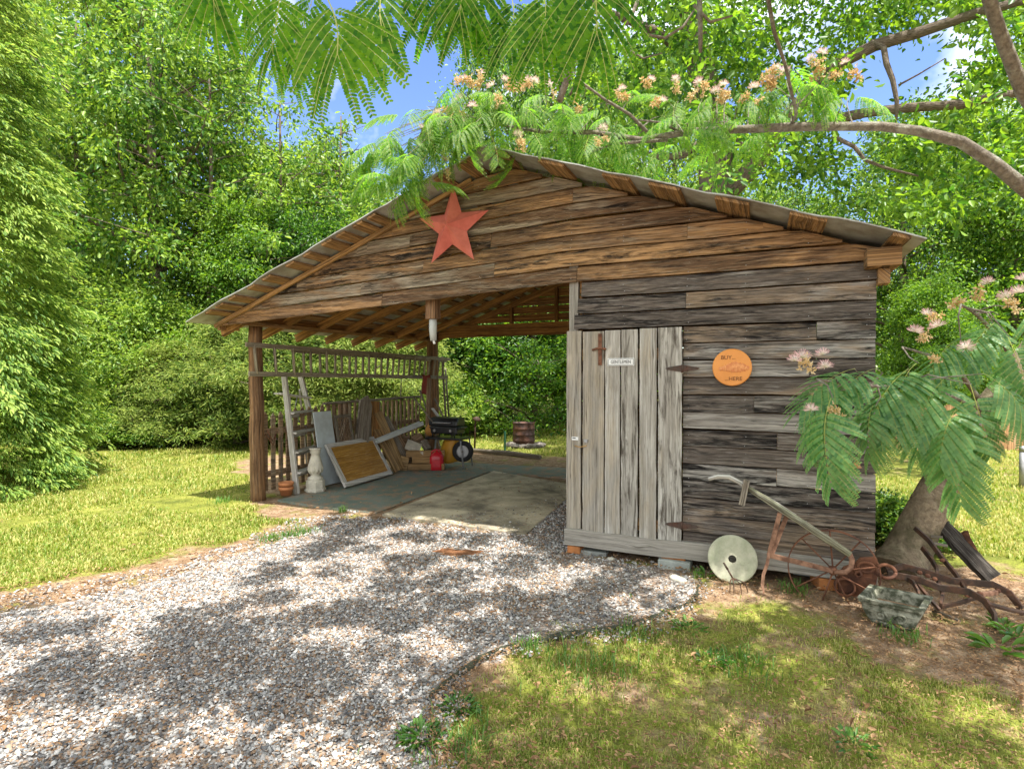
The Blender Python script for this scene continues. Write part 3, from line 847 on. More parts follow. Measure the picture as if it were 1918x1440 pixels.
# roof sheets (two slopes), slightly wavy edges
for sd in (-1, 1):
    m = MB(); nx_, ny_ = 26, 12
    xe = XL - .20 if sd < 0 else XR + .225
    vs, fs = [], []
    for top in (0, 1):
        for i in range(nx_ + 1):
            for j in range(ny_ + 1):
                t = i / nx_; x = PK_X + (xe - PK_X) * t; y = YF - .02 + (YB - YF + .05) * j / ny_
                y += .012 * math.sin(9 * t * 3) if j == 0 else 0
                z = zr(x) - .010 + .010 * top + .005 * math.sin(x * 17) * math.sin(y * 2.1) + (.006 * math.sin(x * 9) if j == 0 else 0)
                vs.append((x, y, z))
    K = (nx_ + 1) * (ny_ + 1); idx = lambda i, j, t: t * K + i * (ny_ + 1) + j
    for i in range(nx_):
        for j in range(ny_):
            for t in (0, 1): fs.append((idx(i, j, t), idx(i + 1, j, t), idx(i + 1, j + 1, t), idx(i, j + 1, t)))
        for j in (0, ny_): fs.append((idx(i, j, 0), idx(i + 1, j, 0), idx(i + 1, j, 1), idx(i, j, 1)))
    for j in range(ny_):
        for i in (0, nx_): fs.append((idx(i, j, 0), idx(i, j + 1, 0), idx(i, j + 1, 1), idx(i, j, 1)))
    m.add(vs, fs, None, False)
    m.build('roof_sheet', M['metalroof'], shed)
m = MB()
m.obox((PK_X - .16, YF - .02, zr(PK_X - .16) + .006), (.16, 0, SL * .16), (0, YB - YF, 0), (0, 0, .004)); m.obox((PK_X, YF - .02, PK_Z + .006), (.16, 0, -SL * .16), (0, YB - YF, 0), (0, 0, .004))
m.build('ridge_cap', M['metalroof'], shed)
# thin trim along the left rake
m = MB(); m.bar((XL - .1, -.055, zr(XL - .1) - PU - .045), (PK_X - .3, -.055, zr(PK_X - .3) - PU - .035), .03, .045); m.build('rake_trim', M['purlin'], shed)
m = MB(); m.bar((XL - .12, .01, 2.205 + .05), (XL - .12, .3, 2.215 + .05), .04, .12); m.build('end_block', M['purlin'], shed)
# door
m = MB(); m.plank((.0, -.012, .225), (.0, -.012, 2.02), (DOOR_X0 - .012, 0, 0), (0, -.03, 0), 12, .003); m.build('door_jamb', M['door'], shed)
door = bpy.data.objects.new('door', None); COL.objects.link(door); door.parent = shed; OFF[door.name] = Vector()
edges = [(1093, 1133), (1135, 1163), (1165, 1196), (1199, 1231), (1234, 1278)]
m = MB()
for q, (a, b) in enumerate(edges):
    xa, xb = onY(a, 800, -.04).x, onY(b, 800, -.04).x
    za = [.212, .20, .196, .188, .185][q]; zt = [2.008, 2.012, 2.014, 2.018, 2.02][q]
    m.plank((xa, -.042, za), (xa, -.042, zt), (xb - xa - .003, 0, 0), (0, -.026 - .003 * (q % 2), 0), 16, .003, None, .003)
m.build('door_boards', M['door'], door)
m = MB(); m.obox((DOOR_X0, -.035, .28), (DOOR_X1 - DOOR_X0 - .01, 0, 0), (0, .03, 0), (0, 0, .10)); m.obox((DOOR_X0, -.035, 1.75), (DOOR_X1 - DOOR_X0 - .01, 0, 0), (0, .03, 0), (0, 0, .10)); m.build('batten', M['darkwood'], door)
def hinge(cx_px, cy_px):
    c = onY(cx_px, cy_px, -.078)
    L = .14; mb = MB()
    for sg in (-1, 1):
        pts = [c + V(0, 0, .03), c + V(0, 0, -.03), c + V(sg * L * .8, 0, -.012), c + V(sg * L, 0, 0), c + V(sg * L * .8, 0, .012)]
        mb.prism(pts if sg > 0 else pts[::-1], (0, .006, 0))
    mb.tube([c + V(0, -.002, -.034), c + V(0, -.002, .034)], .008, 8)
    for sg in (-1, 1):
        for t, zz in ((.25, .016), (.3, -.016), (.55, .006), (.85, 0)): mb.blob(c + V(sg * L * t, -.001, zz), .006, 0, 1, 0)
    return mb.build('hinge', M['strap'], door)
hinge(1278, 690); hinge(1277, 984)
# rusty strap with a curved cross piece, small latch
c = onY(1124, 655, -.075); m = MB(); tp = onY(1124, 625, -.075); bt = onY(1124, 684, -.075)
m.box(((tp.x), -.076, (tp.z + bt.z) / 2), (.032, .008, tp.z - bt.z)); m.blob((tp.x, -.079, bt.z + .02), .008, 0, 1, 0)
m.tube([V(tp.x + dx_, -.085 - .0 * dx_, c.z + .012 - 3.2 * dx_ * dx_) for dx_ in np.linspace(-.068, .055, 9)], .010, 6)
m.build('strap', M['rust'], door)
m = MB(); a = onY(1097, 826, -.078); m.box(a, (.035, .018, .03)); m.box(a + V(0, 0, .012), (.05, .01, .006)); m.build('latch', M['steel'], door, bevel=.002)
m = MB(); a = onY(1076, 834, -.05); b = onY(1099, 834, -.085)
m.tube([a.lerp(b, t) + V(0, -.01 * math.sin(t * 3.1), -.012 * math.sin(t * 3.1)) for t in np.linspace(0, 1, 8)], .004, 6); m.build('latch_chain', M['brass'], door)
m = MB(); a = onY(1077, 821, -.048); m.box(a, (.062, .006, .03)); m.build('door_plate', M['white'], shed, bevel=.001)
m = MB(); m.box(a + V(-.008, -.0045, .004), (.03, .003, .008)); m.build('plate_marking', M['ink'], bpy.data.objects['door_plate'])

# ------------------------------------------------------------------ writing
def text_mesh(name, s, size, loc, parent, mat, rx=90, ext=.001, sx=1.0):
    cu = bpy.data.curves.new(name, 'FONT'); cu.body = s; cu.size = size; cu.align_x = 'CENTER'; cu.align_y = 'CENTER'; cu.extrude = ext
    o = bpy.data.objects.new('tmp_text', cu); COL.objects.link(o)
    dg = bpy.context.evaluated_depsgraph_get(); me = bpy.data.meshes.new_from_object(o.evaluated_get(dg))
    bpy.data.objects.remove(o); me.name = name
    me.transform(Matrix.Translation(Vector(loc) - OFF.get(parent.name, Vector())) @ Euler((R(rx), 0, 0)).to_matrix().to_4x4() @ Matrix.Diagonal((sx, 1, 1, 1)))
    me.materials.clear(); return finish(me, name, mat, parent, None)
a = onY(1138, 681, -.08); b = onY(1188, 674, -.08); cx_, cz_ = (a.x + b.x) / 2, onY(1163, 678, -.08).z
wd_ = b.x - a.x
sg = thing('door_sign', 'small white plate reading GENTLEMEN screwed to the grey plank door', 'sign', (cx_, -.08, cz_))
m = MB(); m.box((cx_, -.078, cz_), (wd_, .006, .066)); m.build('plate', M['white'], sg, bevel=.002)
m = MB()
for (p, q) in (((0, .026), (wd_ * .94, .0025)), ((0, -.026), (wd_ * .94, .0025)), ((-wd_ * .47, 0), (.0025, .052)), ((wd_ * .47, 0), (.0025, .052))):
    m.box((cx_ + p[0], -.0825, cz_ + p[1]), (q[0], .002, q[1]))
m.build('border', M['ink'], sg)
text_mesh('lettering', 'GENTLEMEN', .042, (cx_, -.0825, cz_), sg, M['ink'], sx=wd_ * .84 / (.042 * 6.3))
c = onY(1371, 688, -.075); r_ = .148
rs = thing('round_sign', 'round orange carved wooden plaque reading BUY and HERE on dark boards', 'sign', c)
m = MB(); m.lathe([(0, 0), (r_ - .006, 0), (r_, .006), (r_, .02), (0, .022)], c + V(0, -.011, 0), (0, 1, 0), 48, False); m.build('disc', M['signwood'], rs)
text_mesh('lettering', 'BUY...', .044, (c.x - .028, c.y - .0125, c.z + .078), rs, M['burnt'])
text_mesh('lettering', '...HERE', .044, (c.x + .012, c.y - .0125, c.z - .092), rs, M['burnt'])
m = MB()
for k in range(13):                                    # carved animal, worn: a humped back, head low to the left
    t = k / 12; xx = -.085 + .2 * t; hh = .022 + .036 * math.sin(math.pi * min(1, max(0, (t - .12) / .88))) ** .7
    m.blob((c.x + xx, c.y - .010, c.z - .012 + .012 * math.sin(2.6 * t)), 1.0, k, 2, .12, (.015, .006, hh * .8))
m.build('carving', M['relief'], rs)

# ------------------------------------------------------------------ star
c = onY(848, 426, -.10); RS = .415
st = thing('barn_star', 'large faded red metal five pointed star hung on the gable boards', 'star', c)
m = MB(); vs = [c + V(0, -.125, 0)]
for k in range(10):
    a = math.pi / 2 + k * math.pi / 5 - R(1.0); rr = RS if k % 2 == 0 else RS * .40
    vs.append(c + V(math.cos(a) * rr, 0, math.sin(a) * rr))
vs.append(c + V(0, .03, 0)); fs = []
for k in range(10): fs += [(0, 1 + (k + 1) % 10, 1 + k), (11, 1 + k, 1 + (k + 1) % 10)]
m.add(vs, fs); m.build('star_body', M['star'], st)
# wood block with a painted stub behind the gable
a = onY(811, 582, .12)
hb = thing('hanging_stub', 'square wooden block with grey painted stub hanging behind the gable edge', 'post stub', a)
m = MB(); m.box(a + V(0, 0, .06), (.115, .115, .30)); m.build('block', M['post'], hb, bevel=.004)
m = MB(); z0 = onY(811, 596, .12).z; z1 = onY(811, 638, .12).z
m.tube([(a.x, a.y, z0 + .01), (a.x, a.y, (z0 + z1) / 2), (a.x + .005, a.y, z1)], [.042, .042, .034], 12); m.build('stub', M['plasticgrey'], hb)
m = MB(); m.tube([(a.x + .01, a.y, z1), (a.x + .018, a.y, z1 - .035)], [.016, .012], 8); m.build('tip', M['white'], hb)
# bell
c = onY(1603, 872, -.1)
bl = thing('bell', 'small brass bell hanging on the dark boards under the mimosa leaves', 'bell', c)
m = MB(); m.lathe([(.006, .03), (.018, .026), (.026, .01), (.034, -.006), (.040, -.012), (.036, -.012), (.02, .01), (0, .02)], c, (0, 0, 1), 20); m.build('bell_body', M['brass'], bl)
m = MB(); m.blob(c + V(0, 0, -.014), .012, 1, 1, 0); m.build('clapper', M['darkiron'], bl)
m = MB(); m.tube([c + V(0, 0, .028), c + V(0, .0, .05), c + V(0, .05, .06)], .004, 6); m.build('hook', M['darkiron'], bl)

# ------------------------------------------------------------------ things under the roof
def dep(py): return 1.6 * F / (py - 707.0)
def solo(mb, name, mat, label, cat, group=None, bevel=0):
    o = mb.build(name, mat, None, None, bevel); return tag(o, label, cat, group)
# ladders hung along the left side
def ladder(p_lo0, p_lo1, p_hi0, p_hi1, label, rung0=.12):
    t = thing('ladder', label, 'ladder', p_lo0, 'ladders hung along the open side')
    for a, b in ((p_lo0, p_lo1), (p_hi0, p_hi1)):
        m = MB(); m.bar(a, b, .028, .062); m.build('rail', M['ladderwood'], t, bevel=.003)
    L = (p_lo1 - p_lo0).length; d = rung0
    while d < L - .05:
        f = d / L; m = MB(); m.tube([p_lo0.lerp(p_lo1, f), p_hi0.lerp(p_hi1, f)], .019, 8); m.build('rung', M['ladderwood'], t); d += .30
    return t
A0, A1 = onX(466, 700, -4.32), onX(838, 707, -4.09); B0, B1 = onX(460, 645, -4.32), onX(842, 673, -4.09)
ladder(A0, A1, B0, B1, 'long wooden ladder hung sideways across the posts, nearer of the pair')
o_ = V(-.075, 0, .0); f = .17
ladder(A0.lerp(A1, f) + o_, A1 + o_, B0.lerp(B1, f) + o_ - V(0, 0, .03), B1 + o_ - V(0, 0, .03), 'second wooden ladder lying behind the longer sideways ladder', .2)
# picket fence along the left side
pf = thing('picket_fence', 'brown pointed picket fence behind the white stepladder', 'fence', (-4.52, .6, 0))
m = MB(); y = .62
while y < 2.35:
    h = 1.10 + .04 * random.random() + .06 * (y - .6); x = -4.52 + random.uniform(-.008, .008)
    m.prism([(x, y - .034, .06), (x, y + .034, .06), (x, y + .034, h - .05), (x, y, h), (x, y - .034, h - .05)], (.02, 0, 0)); y += .135
m.build('pickets', M['picket'], pf)
for z in (.28, .86):
    m = MB(); m.bar((-4.545, .5, z), (-4.545, 2.45, z), .04, .08); m.build('rail', M['picket'], pf)
pr = thing('porch_railing', 'grey brown baluster railing with flat top rail standing behind the lumber', 'railing', (-4.40, 2.2, 0))
a, b = onX(585, 757, -4.5), onX(794, 745, -4.38); 
za, zb_ = a.z, b.z
m = MB(); m.bar(V(-4.48, 1.7, 1.20), V(-4.36, 4.15, 1.235), .075, .035); m.build('top_rail', M['greywood'], pr)
m = MB(); y = 1.78
while y < 4.1:
    x = -4.48 + .12 * (y - 1.7) / 2.45; m.box((x, y, .66), (.035, .035, 1.06), random.uniform(-.03, .03)); y += .118
m.build('balusters', M['picket'], pr)
for z in (.2, .78):
    m = MB(); m.bar(V(-4.51, 1.7, z), V(-4.39, 4.15, z), .04, .075); m.build('rail', M['picket'], pr)
# chains
for q, (px, y0, y1, dpt, lb) in enumerate(((527, 812, 905, 7.75, 'thin rusty chain hanging straight down the picket fence'), (573, 800, 892, 8.1, 'second thin chain hanging between stepladder stiles'), (676, 795, 845, 9.2, 'short pale chain hanging beside the tall leaning board'))):
    a, b = D(px, y0, dpt), D(px, y1, dpt); n = int((a.z - b.z) / .026); m = MB()
    for i in range(n):
        p = a.lerp(b, i / n); an = (i % 2) * 1.57
        e = V(math.cos(an), math.sin(an), 0) * .009
        m.tube([p + V(0, 0, .016), p + e, p - V(0, 0, .016), p - e, p + V(0, 0, .016)], .0035, 5)
    solo(m, 'chain', M['chain'], lb, 'chain', 'chains hanging on the fence')
# stepladder
sl = thing('stepladder', 'tall paint spattered white stepladder standing against the picket fence', 'stepladder', G(560, 924))
a0, a1 = G(556, 925), D(532, 700, 7.75); b0, b1 = G(612, 902), D(562, 700, 8.35)
for p, q in ((a0, a1), (b0, b1)):
    m = MB(); m.bar(p, q, .035, .085, (1, 0, .2)); m.build('stile', M['whitewood'], sl, bevel=.003)
for py in (775, 812, 848, 886):
    f = (925 - py) / 225
    pa, pb = a0.lerp(a1, f), b0.lerp(b1, f); m = MB(); m.bar(pa + V(.03, 0, 0), pb + V(.03, 0, 0), .13, .028); m.build('step', M['whitewood'], sl, bevel=.003)
    m = MB(); m.bar(pa + V(-.02, 0, -.05), pb + V(-.02, 0, -.05), .015, .05); m.build('step_support', M['whitewood'], sl)
for p, q in ((G(571, 905), D(548, 745, 7.95)), (G(607, 890), D(566, 730, 8.5))):
    m = MB(); m.bar(p + V(-.35, 0, 0), q + V(-.05, 0, 0), .025, .045); m.build('rear_leg', M['whitewood'], sl)
m = MB(); m.bar(D(522, 737, 7.85), D(575, 745, 8.3), .20, .025); m.build('paint_shelf', M['whitewood'], sl)
m = MB(); m.tube([D(557, 742, 8), D(553, 760, 8), D(560, 790, 8.1), D(575, 800, 8.2)], .008, 6); m.build('brace', M['steel'], sl)
# terracotta pots
for q, (z0, sc_, lb) in enumerate(((0.014, 1, 'lower terracotta pot of the stacked pair beside the stepladder foot'), (.075, 1.02, 'upper terracotta pot nested in the other at the stepladder foot'))):
    c = G(536, 929); c.z = z0
    m = MB(); k = sc_
    m.lathe([(0, 0), (.066 * k, 0), (.084 * k, .075), (.094 * k, .075), (.098 * k, .115), (.088 * k, .117), (.078 * k, .06), (0, .05)], c, (0, 0, 1), 28)
    solo(m, 'terracotta_pot', M['terracotta'], lb, 'flower pot', 'stacked terracotta pots')
# stone pedestal
c = G(591, 921); c.z = .014
pd = thing('pedestal', 'cream cast stone baluster pedestal with octagonal foot', 'pedestal', c)
m = MB(); m.lathe([(0, 0), (.145, 0), (.145, .03), (.128, .045), (.128, .15), (.10, .165), (0, .165)], c, (0, 0, 1), 8, False); m.build('base', M['pedestal'], pd, bevel=.004)
m = MB(); m.lathe([(.10, .165), (.105, .18), (.095, .2), (.06, .215), (.066, .235), (.09, .26), (.102, .31), (.10, .35), (.082, .42), (.06, .49), (.055, .51), (.066, .53), (.07, .55), (.066, .57), (.08, .585), (.082, .60), (0, .60)], c, (0, 0, 1), 32)
for k in range(12):
    an = k * math.pi / 6; m.blob(c + V(math.cos(an) * .09, math.sin(an) * .09, .31), .026, k, 1, .1, (.8, .8, 2.2))
m.build('baluster', M['pedestal'], pd)
def slab_lean(name, mat, label, cat, bl, br, tl, th=.02, group=None, bevel=.003):
    bl, br, tl = map(Vector, (bl, br, tl)); a, b = br - bl, tl - bl; n = a.cross(b).normalized()
    m = MB(); m.obox(bl, a, b, n * th); return solo(m, name, mat, label, cat, group, bevel)
# pale blue grey board
slab_lean('painted_board', M['paleblue'], 'pale blue grey painted board leaning upright behind the pedestal', 'board', V(-4.20, onX(604, 880, -4.20).y, .02), V(-4.20, onX(604, 880, -4.20).y + .36, .02), onX(585, 772, -4.30))
# small dark framed lattice window
fr = thing('lattice_frame', 'small dark wooden frame with lattice leaning against the railing', 'frame', D(650, 840, 9.2))
P0, P1, P2 = onX(634, 850, -4.24), onX(664, 845, -4.24), onX(624, 778, -4.36); ea, eb = P1 - P0, P2 - P0
def frame_bars(par, name, P0, ea, eb, wd, th, mat):
    nn = ea.cross(eb).normalized() * th; A, B = ea.normalized() * wd, eb.normalized() * wd
    for o, a, b in ((P0, ea, B), (P0 + eb - B, ea, B), (P0 + B, A, eb - 2 * B), (P0 + ea - A + B, A, eb - 2 * B)):
        m = MB(); m.obox(o, a, b, nn); m.build(name, mat, par, bevel=.002)
frame_bars(fr, 'frame_bar', P0, ea, eb, .045, .03, M['greywood'])
m = MB(); nn = ea.cross(eb).normalized()
for k in range(-5, 9):
    for sg in (1, -1):
        pts = []
        for i in range(31):
            t = i / 30; v_ = t; u_ = k * .125 + sg * t * 1.0 + (0 if sg > 0 else 1)
            if 0 <= u_ <= 1: pts.append(P0 + ea * u_ + eb * v_ + nn * (.012 + .004 * sg))
        if len(pts) > 2: m.bar(pts[0], pts[-1], .012, .006, nn)
m.build('lattice', M['picket'], fr)
# cabinet door: white frame, varnished panel
P0, P1 = G(645, 914, .03), G(733, 889, .03)
P2 = D(607, 834, 8.12)
cd = thing('cabinet_door', 'large white framed panel door of worn varnished wood leaning on its side', 'cabinet door', P0)
ea, eb = P1 - P0, P2 - P0
frame_bars(cd, 'frame_bar', P0, ea, eb, .07, .035, M['whitewood'])
m = MB(); A, B = ea.normalized() * .065, eb.normalized() * .065; nn = ea.cross(eb).normalized()
m.plank(P0 + A + B + nn * .012, P0 + ea - A + B + nn * .012, eb - 2 * B, nn * .012, 4, 0, None, 0); m.build('panel', M['panelwood'], cd)
# white plastic sack and tub
m = MB(); c = G(624, 905); m.lathe([(0, .0), (.20, 0), (.22, .03), (.25, .2), (.235, .26), (.26, .27), (.262, .30), (.24, .31), (.16, .33), (0, .34)], c + V(-.12, .1, 0), (0, 0, 1), 24)
for i, p in enumerate(m.v): m.v[i] = p + V(.012 * math.sin(p.z * 40 + p.x * 30), .012 * math.sin(p.x * 50), 0)
solo(m, 'plastic_sack', M['sack'], 'crumpled white plastic bundle behind the panel door', 'sack')
# leaning lumber
def lean_board(bx, tx, ty, xb, wd, th, mat, label, point=False, xt=-4.33):
    b = onX(tx, ty, xt); q_ = onX(bx, 830, xb); a = V(xb, q_.y, .018); ax = b - a
    side = V(.25, 1, 0); side = (side - ax.normalized() * side.dot(ax.normalized())).normalized() * wd; tn = side.cross(ax).normalized() * th
    m = MB()
    if point:
        m.prism([a, a + side, b + side - ax.normalized() * .16, b + side * .55, b - ax.normalized() * .10], tn)
        m.uv = [[(vv.dot(ax.normalized()), vv.dot(side.normalized())) for vv in (m.v[k] for k in f)] for f in m.f]
    else: m.plank(a, b, side, tn, 6, .004)
    return solo(m, 'leaning_board', mat, label, 'board', 'boards leaning against the railing')
lean_board(655, 674, 738, -4.24, .24, .045, M['greywood'], 'tall grey board cut to a point, tallest of the leaning lumber', True)
lean_board(684, 684, 762, -4.27, .10, .04, M['greywood'], 'narrow grey board just behind the pointed grey one', False, -4.36)
lean_board(697, 692, 752, -4.26, .16, .05, M['darkwood'], 'dark brown upright plank next to the pointed grey board', False, -4.37)
lean_board(737, 693, 797, -3.93, .15, .04, M['lumber'], 'yellow board leaning just behind the panel door edge', False, -4.34)
lean_board(747, 700, 775, -4.0, .14, .04, M['lumber'], 'longer yellow board with its top above the panel door', False, -4.3)
lean_board(757, 712, 786, -4.0, .16, .04, M['greywood'], 'weathered grey plank leaning right of the yellow boards', False, -4.3)
lean_board(768, 726, 800, -4.02, .13, .04, M['picket'], 'short brown plank at the right end of the leaning boards', False, -4.28)
m = MB(); a, b = D(706, 829, 9.0), D(790, 795, 9.6); m.bar(a, b, .10, .012); m.bar(a + V(.045, -.02, .03), b + V(.045, -.02, .03), .012, .06); m.bar(a + V(-.045, .02, .03), b + V(-.045, .02, .03), .012, .06)
solo(m, 'gutter_length', M['plasticgrey'], 'long pale gutter propped diagonally on the lumber pile', 'gutter')
# timber and block pile
def blk(px, py, dp, size, rz, rx, ry, mat, name, label, cat, group):
    m = MB(); m.box(D(px, py, dp), size, rz, rx, ry); return solo(m, name, mat, label, cat, group, .006)
b0 = G(790, 884)
for q, (dx_, dy_, z, L, rz, lb) in enumerate(((.0, .0, .075, .62, .05, 'lowest thick timber of the pile beside the red fuel can'), (-.05, .02, .185, .42, -.1, 'short middle timber of the pile beside the red fuel can'), (-.06, .06, .285, .66, .08, 'upper long timber of the pile under the loose blocks'))):
    m = MB(); m.box(V(b0.x + dx_, b0.y + .15 + dy_, z + .0), (L, .13, .105), .42 + rz); solo(m, 'timber', M['lumber'], lb, 'timber', 'timbers piled on the carpet', .006)
blk(774, 836, 9.75, (.26, .19, .09), .6, .5, .4, M['pedestal'], 'paver', 'tilted pale block on top of the pile, largest of the blocks', 'block', 'blocks on the timber pile')
blk(783, 851, 9.6, (.20, .12, .10), .45, .05, -.1, M['pedestal'], 'paver', 'small upright pale block sitting on the upper timber', 'block', 'blocks on the timber pile')
blk(797, 834, 9.85, (.20, .12, .08), -.3, .3, .8, M['greywood'], 'paver', 'pale block standing on edge at the right of the pile', 'block', 'blocks on the timber pile')
blk(758, 824, 10.0, (.16, .12, .13), .2, .2, .3, M['picket'], 'paver', 'brown block at the upper left of the pile', 'block', 'blocks on the timber pile')
blk(783, 822, 10.05, (.18, .14, .12), .8, .5, -.5, M['picket'], 'paver', 'brown wedge block behind the tilted pale block', 'block', 'blocks on the timber pile')
blk(768, 853, 9.9, (.26, .2, .12), .3, .0, .1, M['greywood'], 'paver', 'grey block buried in the middle of the pile', 'block', 'blocks on the timber pile')
m = MB(); a = D(750, 884, 9.5); m.prism([a, a + V(.10, .04, 0), a + V(.14, .06, .24), a + V(-.02, 0, .28)], V(-.03, .06, 0)); solo(m, 'wood_wedge', M['lumber'], 'wedge shaped board end standing between boards and timbers', 'board end')
# fuel can
c = G(818, 881); c.z = .014
fc = thing('fuel_can', 'red plastic fuel can standing on the green carpet', 'fuel can', c)
m = MB(); rzm = Euler((0, 0, .5)).to_matrix(); q = lambda x, y, z: c + rzm @ V(x, y, z)
prof = [(.11, 0), (.12, .02), (.12, .22), (.105, .26), (.05, .30)]
vs, fs = [], []; n = 20
for r_, z in prof + [(.0, .335)]:
    for k in range(n):
        a = 2 * math.pi * k / n; cx2, sy2 = math.cos(a), math.sin(a)
        e = 4 if z < .25 else 3
        den = (abs(cx2) ** e + abs(sy2) ** e) ** (1 / e)
        vs.append(q(cx2 / den * r_, sy2 / den * r_ * .78, z))
for i in range(len(prof)):
    for k in range(n): fs.append((i * n + k, i * n + (k + 1) % n, (i + 1) * n + (k + 1) % n, (i + 1) * n + k))
fs.append(tuple(range(n))[::-1]); m.add(vs, fs, None, True); m.build('can_body', M['redplastic'], fc)
m = MB(); m.tube([q(-.085, 0, .25), q(-.085, 0, .31), q(-.03, 0, .345), q(.045, 0, .34), q(.085, 0, .26)], .016, 8); m.build('handle', M['redplastic'], fc)
m = MB(); m.tube([q(.06, .02, .26), q(.09, .03, .31)], [.028, .022], 10); m.build('cap', M['black'], fc)
m = MB(); m.box(q(0, -.092, .12), (.13, .012, .13), .5); m.build('can_panel', M['redplastic'], fc, bevel=.005)
# grill on folding stand
c = G(858, 878)
gs = thing('grill_stand', 'folding grill stand with grey legs and black table', 'stand', c)
tz = .50; tdir = V(math.cos(.05), math.sin(.05), 0); tdp = V(-tdir.y, tdir.x, 0)
ct = V(c.x - .30, c.y + .16, tz)
m = MB(); m.obox(ct - tdir * .36 - tdp * .2, tdir * .72, tdp * .4, V(0, 0, .035)); m.build('table', M['black'], gs, bevel=.005)
for sx, sy, ex in ((.34, -.18, .0), (.34, .18, .0), (-.34, -.18, 0), (-.34, .18, 0)):
    p = ct + tdir * sx + tdp * sy; m = MB(); m.tube([p, V(p.x + .06 * np.sign(sx), p.y, .014)], .014, 8); m.build('leg', M['steel'], gs)
m = MB(); m.tube([ct + tdir * .34 - tdp * .18 - V(0, 0, .28), ct + tdir * .34 + tdp * .18 - V(0, 0, .28)], .01, 6); m.build('cross_brace', M['steel'], gs)
gr = thing('grill', 'small black gas grill with closed lid on the folding stand', 'grill', ct + V(0, 0, .04))
g0 = ct + V(-.02, 0, .10)
m = MB(); m.obox(g0 - tdir * .28 - tdp * .17, tdir * .56, tdp * .34, V(0, 0, .13)); m.build('firebox', M['black'], gr, bevel=.02)
m = MB(); pf_ = [(-.17, .135), (-.165, .22), (-.11, .28), (.09, .29), (.16, .24), (.17, .135)]
m.prism([g0 - tdir * .285 + tdp * y + V(0, 0, z) for y, z in pf_], tdir * .57); m.build('lid', M['black'], gr, bevel=.02)
m = MB(); m.tube([g0 - tdir * .17 - tdp * .165 + V(0, 0, .2), g0 - tdir * .17 - tdp * .22 + V(0, 0, .2), g0 + tdir * .17 - tdp * .22 + V(0, 0, .2), g0 + tdir * .17 - tdp * .165 + V(0, 0, .2)], .012, 8); m.build('handle', M['steel'], gr)
for k in (-.15, .17):
    m = MB(); m.tube([g0 + tdir * k - tdp * .17 + V(0, 0, .06), g0 + tdir * k - tdp * .2 + V(0, 0, .06)], .025, 12); m.build('knob', M['steel'], gr)
for sg in (-1, 1):
    m = MB(); p = g0 + tdir * (.31 * sg) + V(0, 0, .10); m.box(p, (.08, .26, .02), .05, 0, -.5 * sg); m.build('side_bracket', M['black'], gr)
for sx in (-.22, .22):
    for sy in (-.13, .13):
        p = g0 + tdir * sx + tdp * sy; m = MB(); m.tube([p + V(0, 0, .02), p - V(0, 0, .066)], .012, 6); m.build('foot', M['black'], gr)
# wheelbarrow tipped up against the back post
wc_ = G(840, 868)
wbw = thing('wheelbarrow', 'yellow wheelbarrow tipped up behind the grill', 'wheelbarrow', wc_)
o0 = D(838, 866, 9.95); m = MB(); ri = []
yax, xax = V(.25, .12, 1).normalized(), V(.912, .41, 0)
nax = xax.cross(yax).normalized()
vs = []
for i in range(7):
    t = i / 6
    for j in range(11):
        u_ = (j / 10 - .5) * 2; wdt = .20 - .03 * t; bow = .14 * (1 - u_ * u_)
        vs.append(o0 + xax * u_ * wdt + yax * t * .46 * (1 - .10 * u_ * u_) - nax * (-bow) + V(0, 0, .03 * u_ * u_))
fs = [(i * 11 + j, i * 11 + j + 1, (i + 1) * 11 + j + 1, (i + 1) * 11 + j) for i in range(6) for j in range(10)]
m.add(vs, fs, None, True); tr = m.build('tray', M['yellow'], wbw); s_ = tr.modifiers.new('solid', 'SOLIDIFY'); s_.thickness = .008
wc2 = D(867, 845, 9.75)
m = MB(); wax = V(.30, -.95, 0); m.lathe([(.11, -.045), (.165, -.05), (.185, -.025), (.185, .025), (.165, .05), (.11, .045)], wc2, wax, 32); m.build('tyre', M['rubber'], wbw)
m = MB(); m.lathe([(0, -.03), (.10, -.03), (.115, -.042), (.115, .042), (.10, .03), (0, .03)], wc2, wax, 28, False); m.build('rim', M['steel'], wbw)
for sg in (-1, 1):
    m = MB(); m.tube([wc2 + wax * .07 * sg, o0 + xax * .16 * sg + V(0, .1, .2), D(800 + 14 * sg, 738 + 8 * sg, 10.2)], .017, 8); m.build('handle', M['greywood'], wbw)
# gourd, rag, tools by the back post
m = MB(); c = D(805, 806, 10.0); m.lathe([(0, -.10), (.055, -.085), (.085, -.03), (.075, .04), (.04, .10), (.025, .15), (0, .16)], c, (.1, 0, 1), 20)
solo(m, 'gourd', M['gourd'], 'orange brown dried gourd hanging beside the back post', 'gourd')
m = MB(); a = D(799, 702, 10.25); vs = []
for i in range(9):
    for j in range(7):
        vs.append(a + V((j - 3) * .03 + .012 * math.sin(i), -.02 + .02 * math.sin(j * 2 + i * .5), -i * .045 + .01 * math.cos(j)))
m.add(vs, [(i * 7 + j, i * 7 + j + 1, (i + 1) * 7 + j + 1, (i + 1) * 7 + j) for i in range(8) for j in range(6)], None, True)
o = solo(m, 'rag', M['cloth'], 'dark red rag hanging from the ladder end by the post', 'rag'); s_ = o.modifiers.new('solid', 'SOLIDIFY'); s_.thickness = .006
def tool(pts, r, mat, name, label, cat): 
    m = MB(); m.tube(pts, r, 8); return solo(m, name, mat, label, cat, 'long tools leaning by the back post')
tool([D(835, 782, 10.8), D(828, 668, 11.2)], .022, M['greywood'], 'tool_handle', 'straight grey pole standing right of the back post', 'pole')
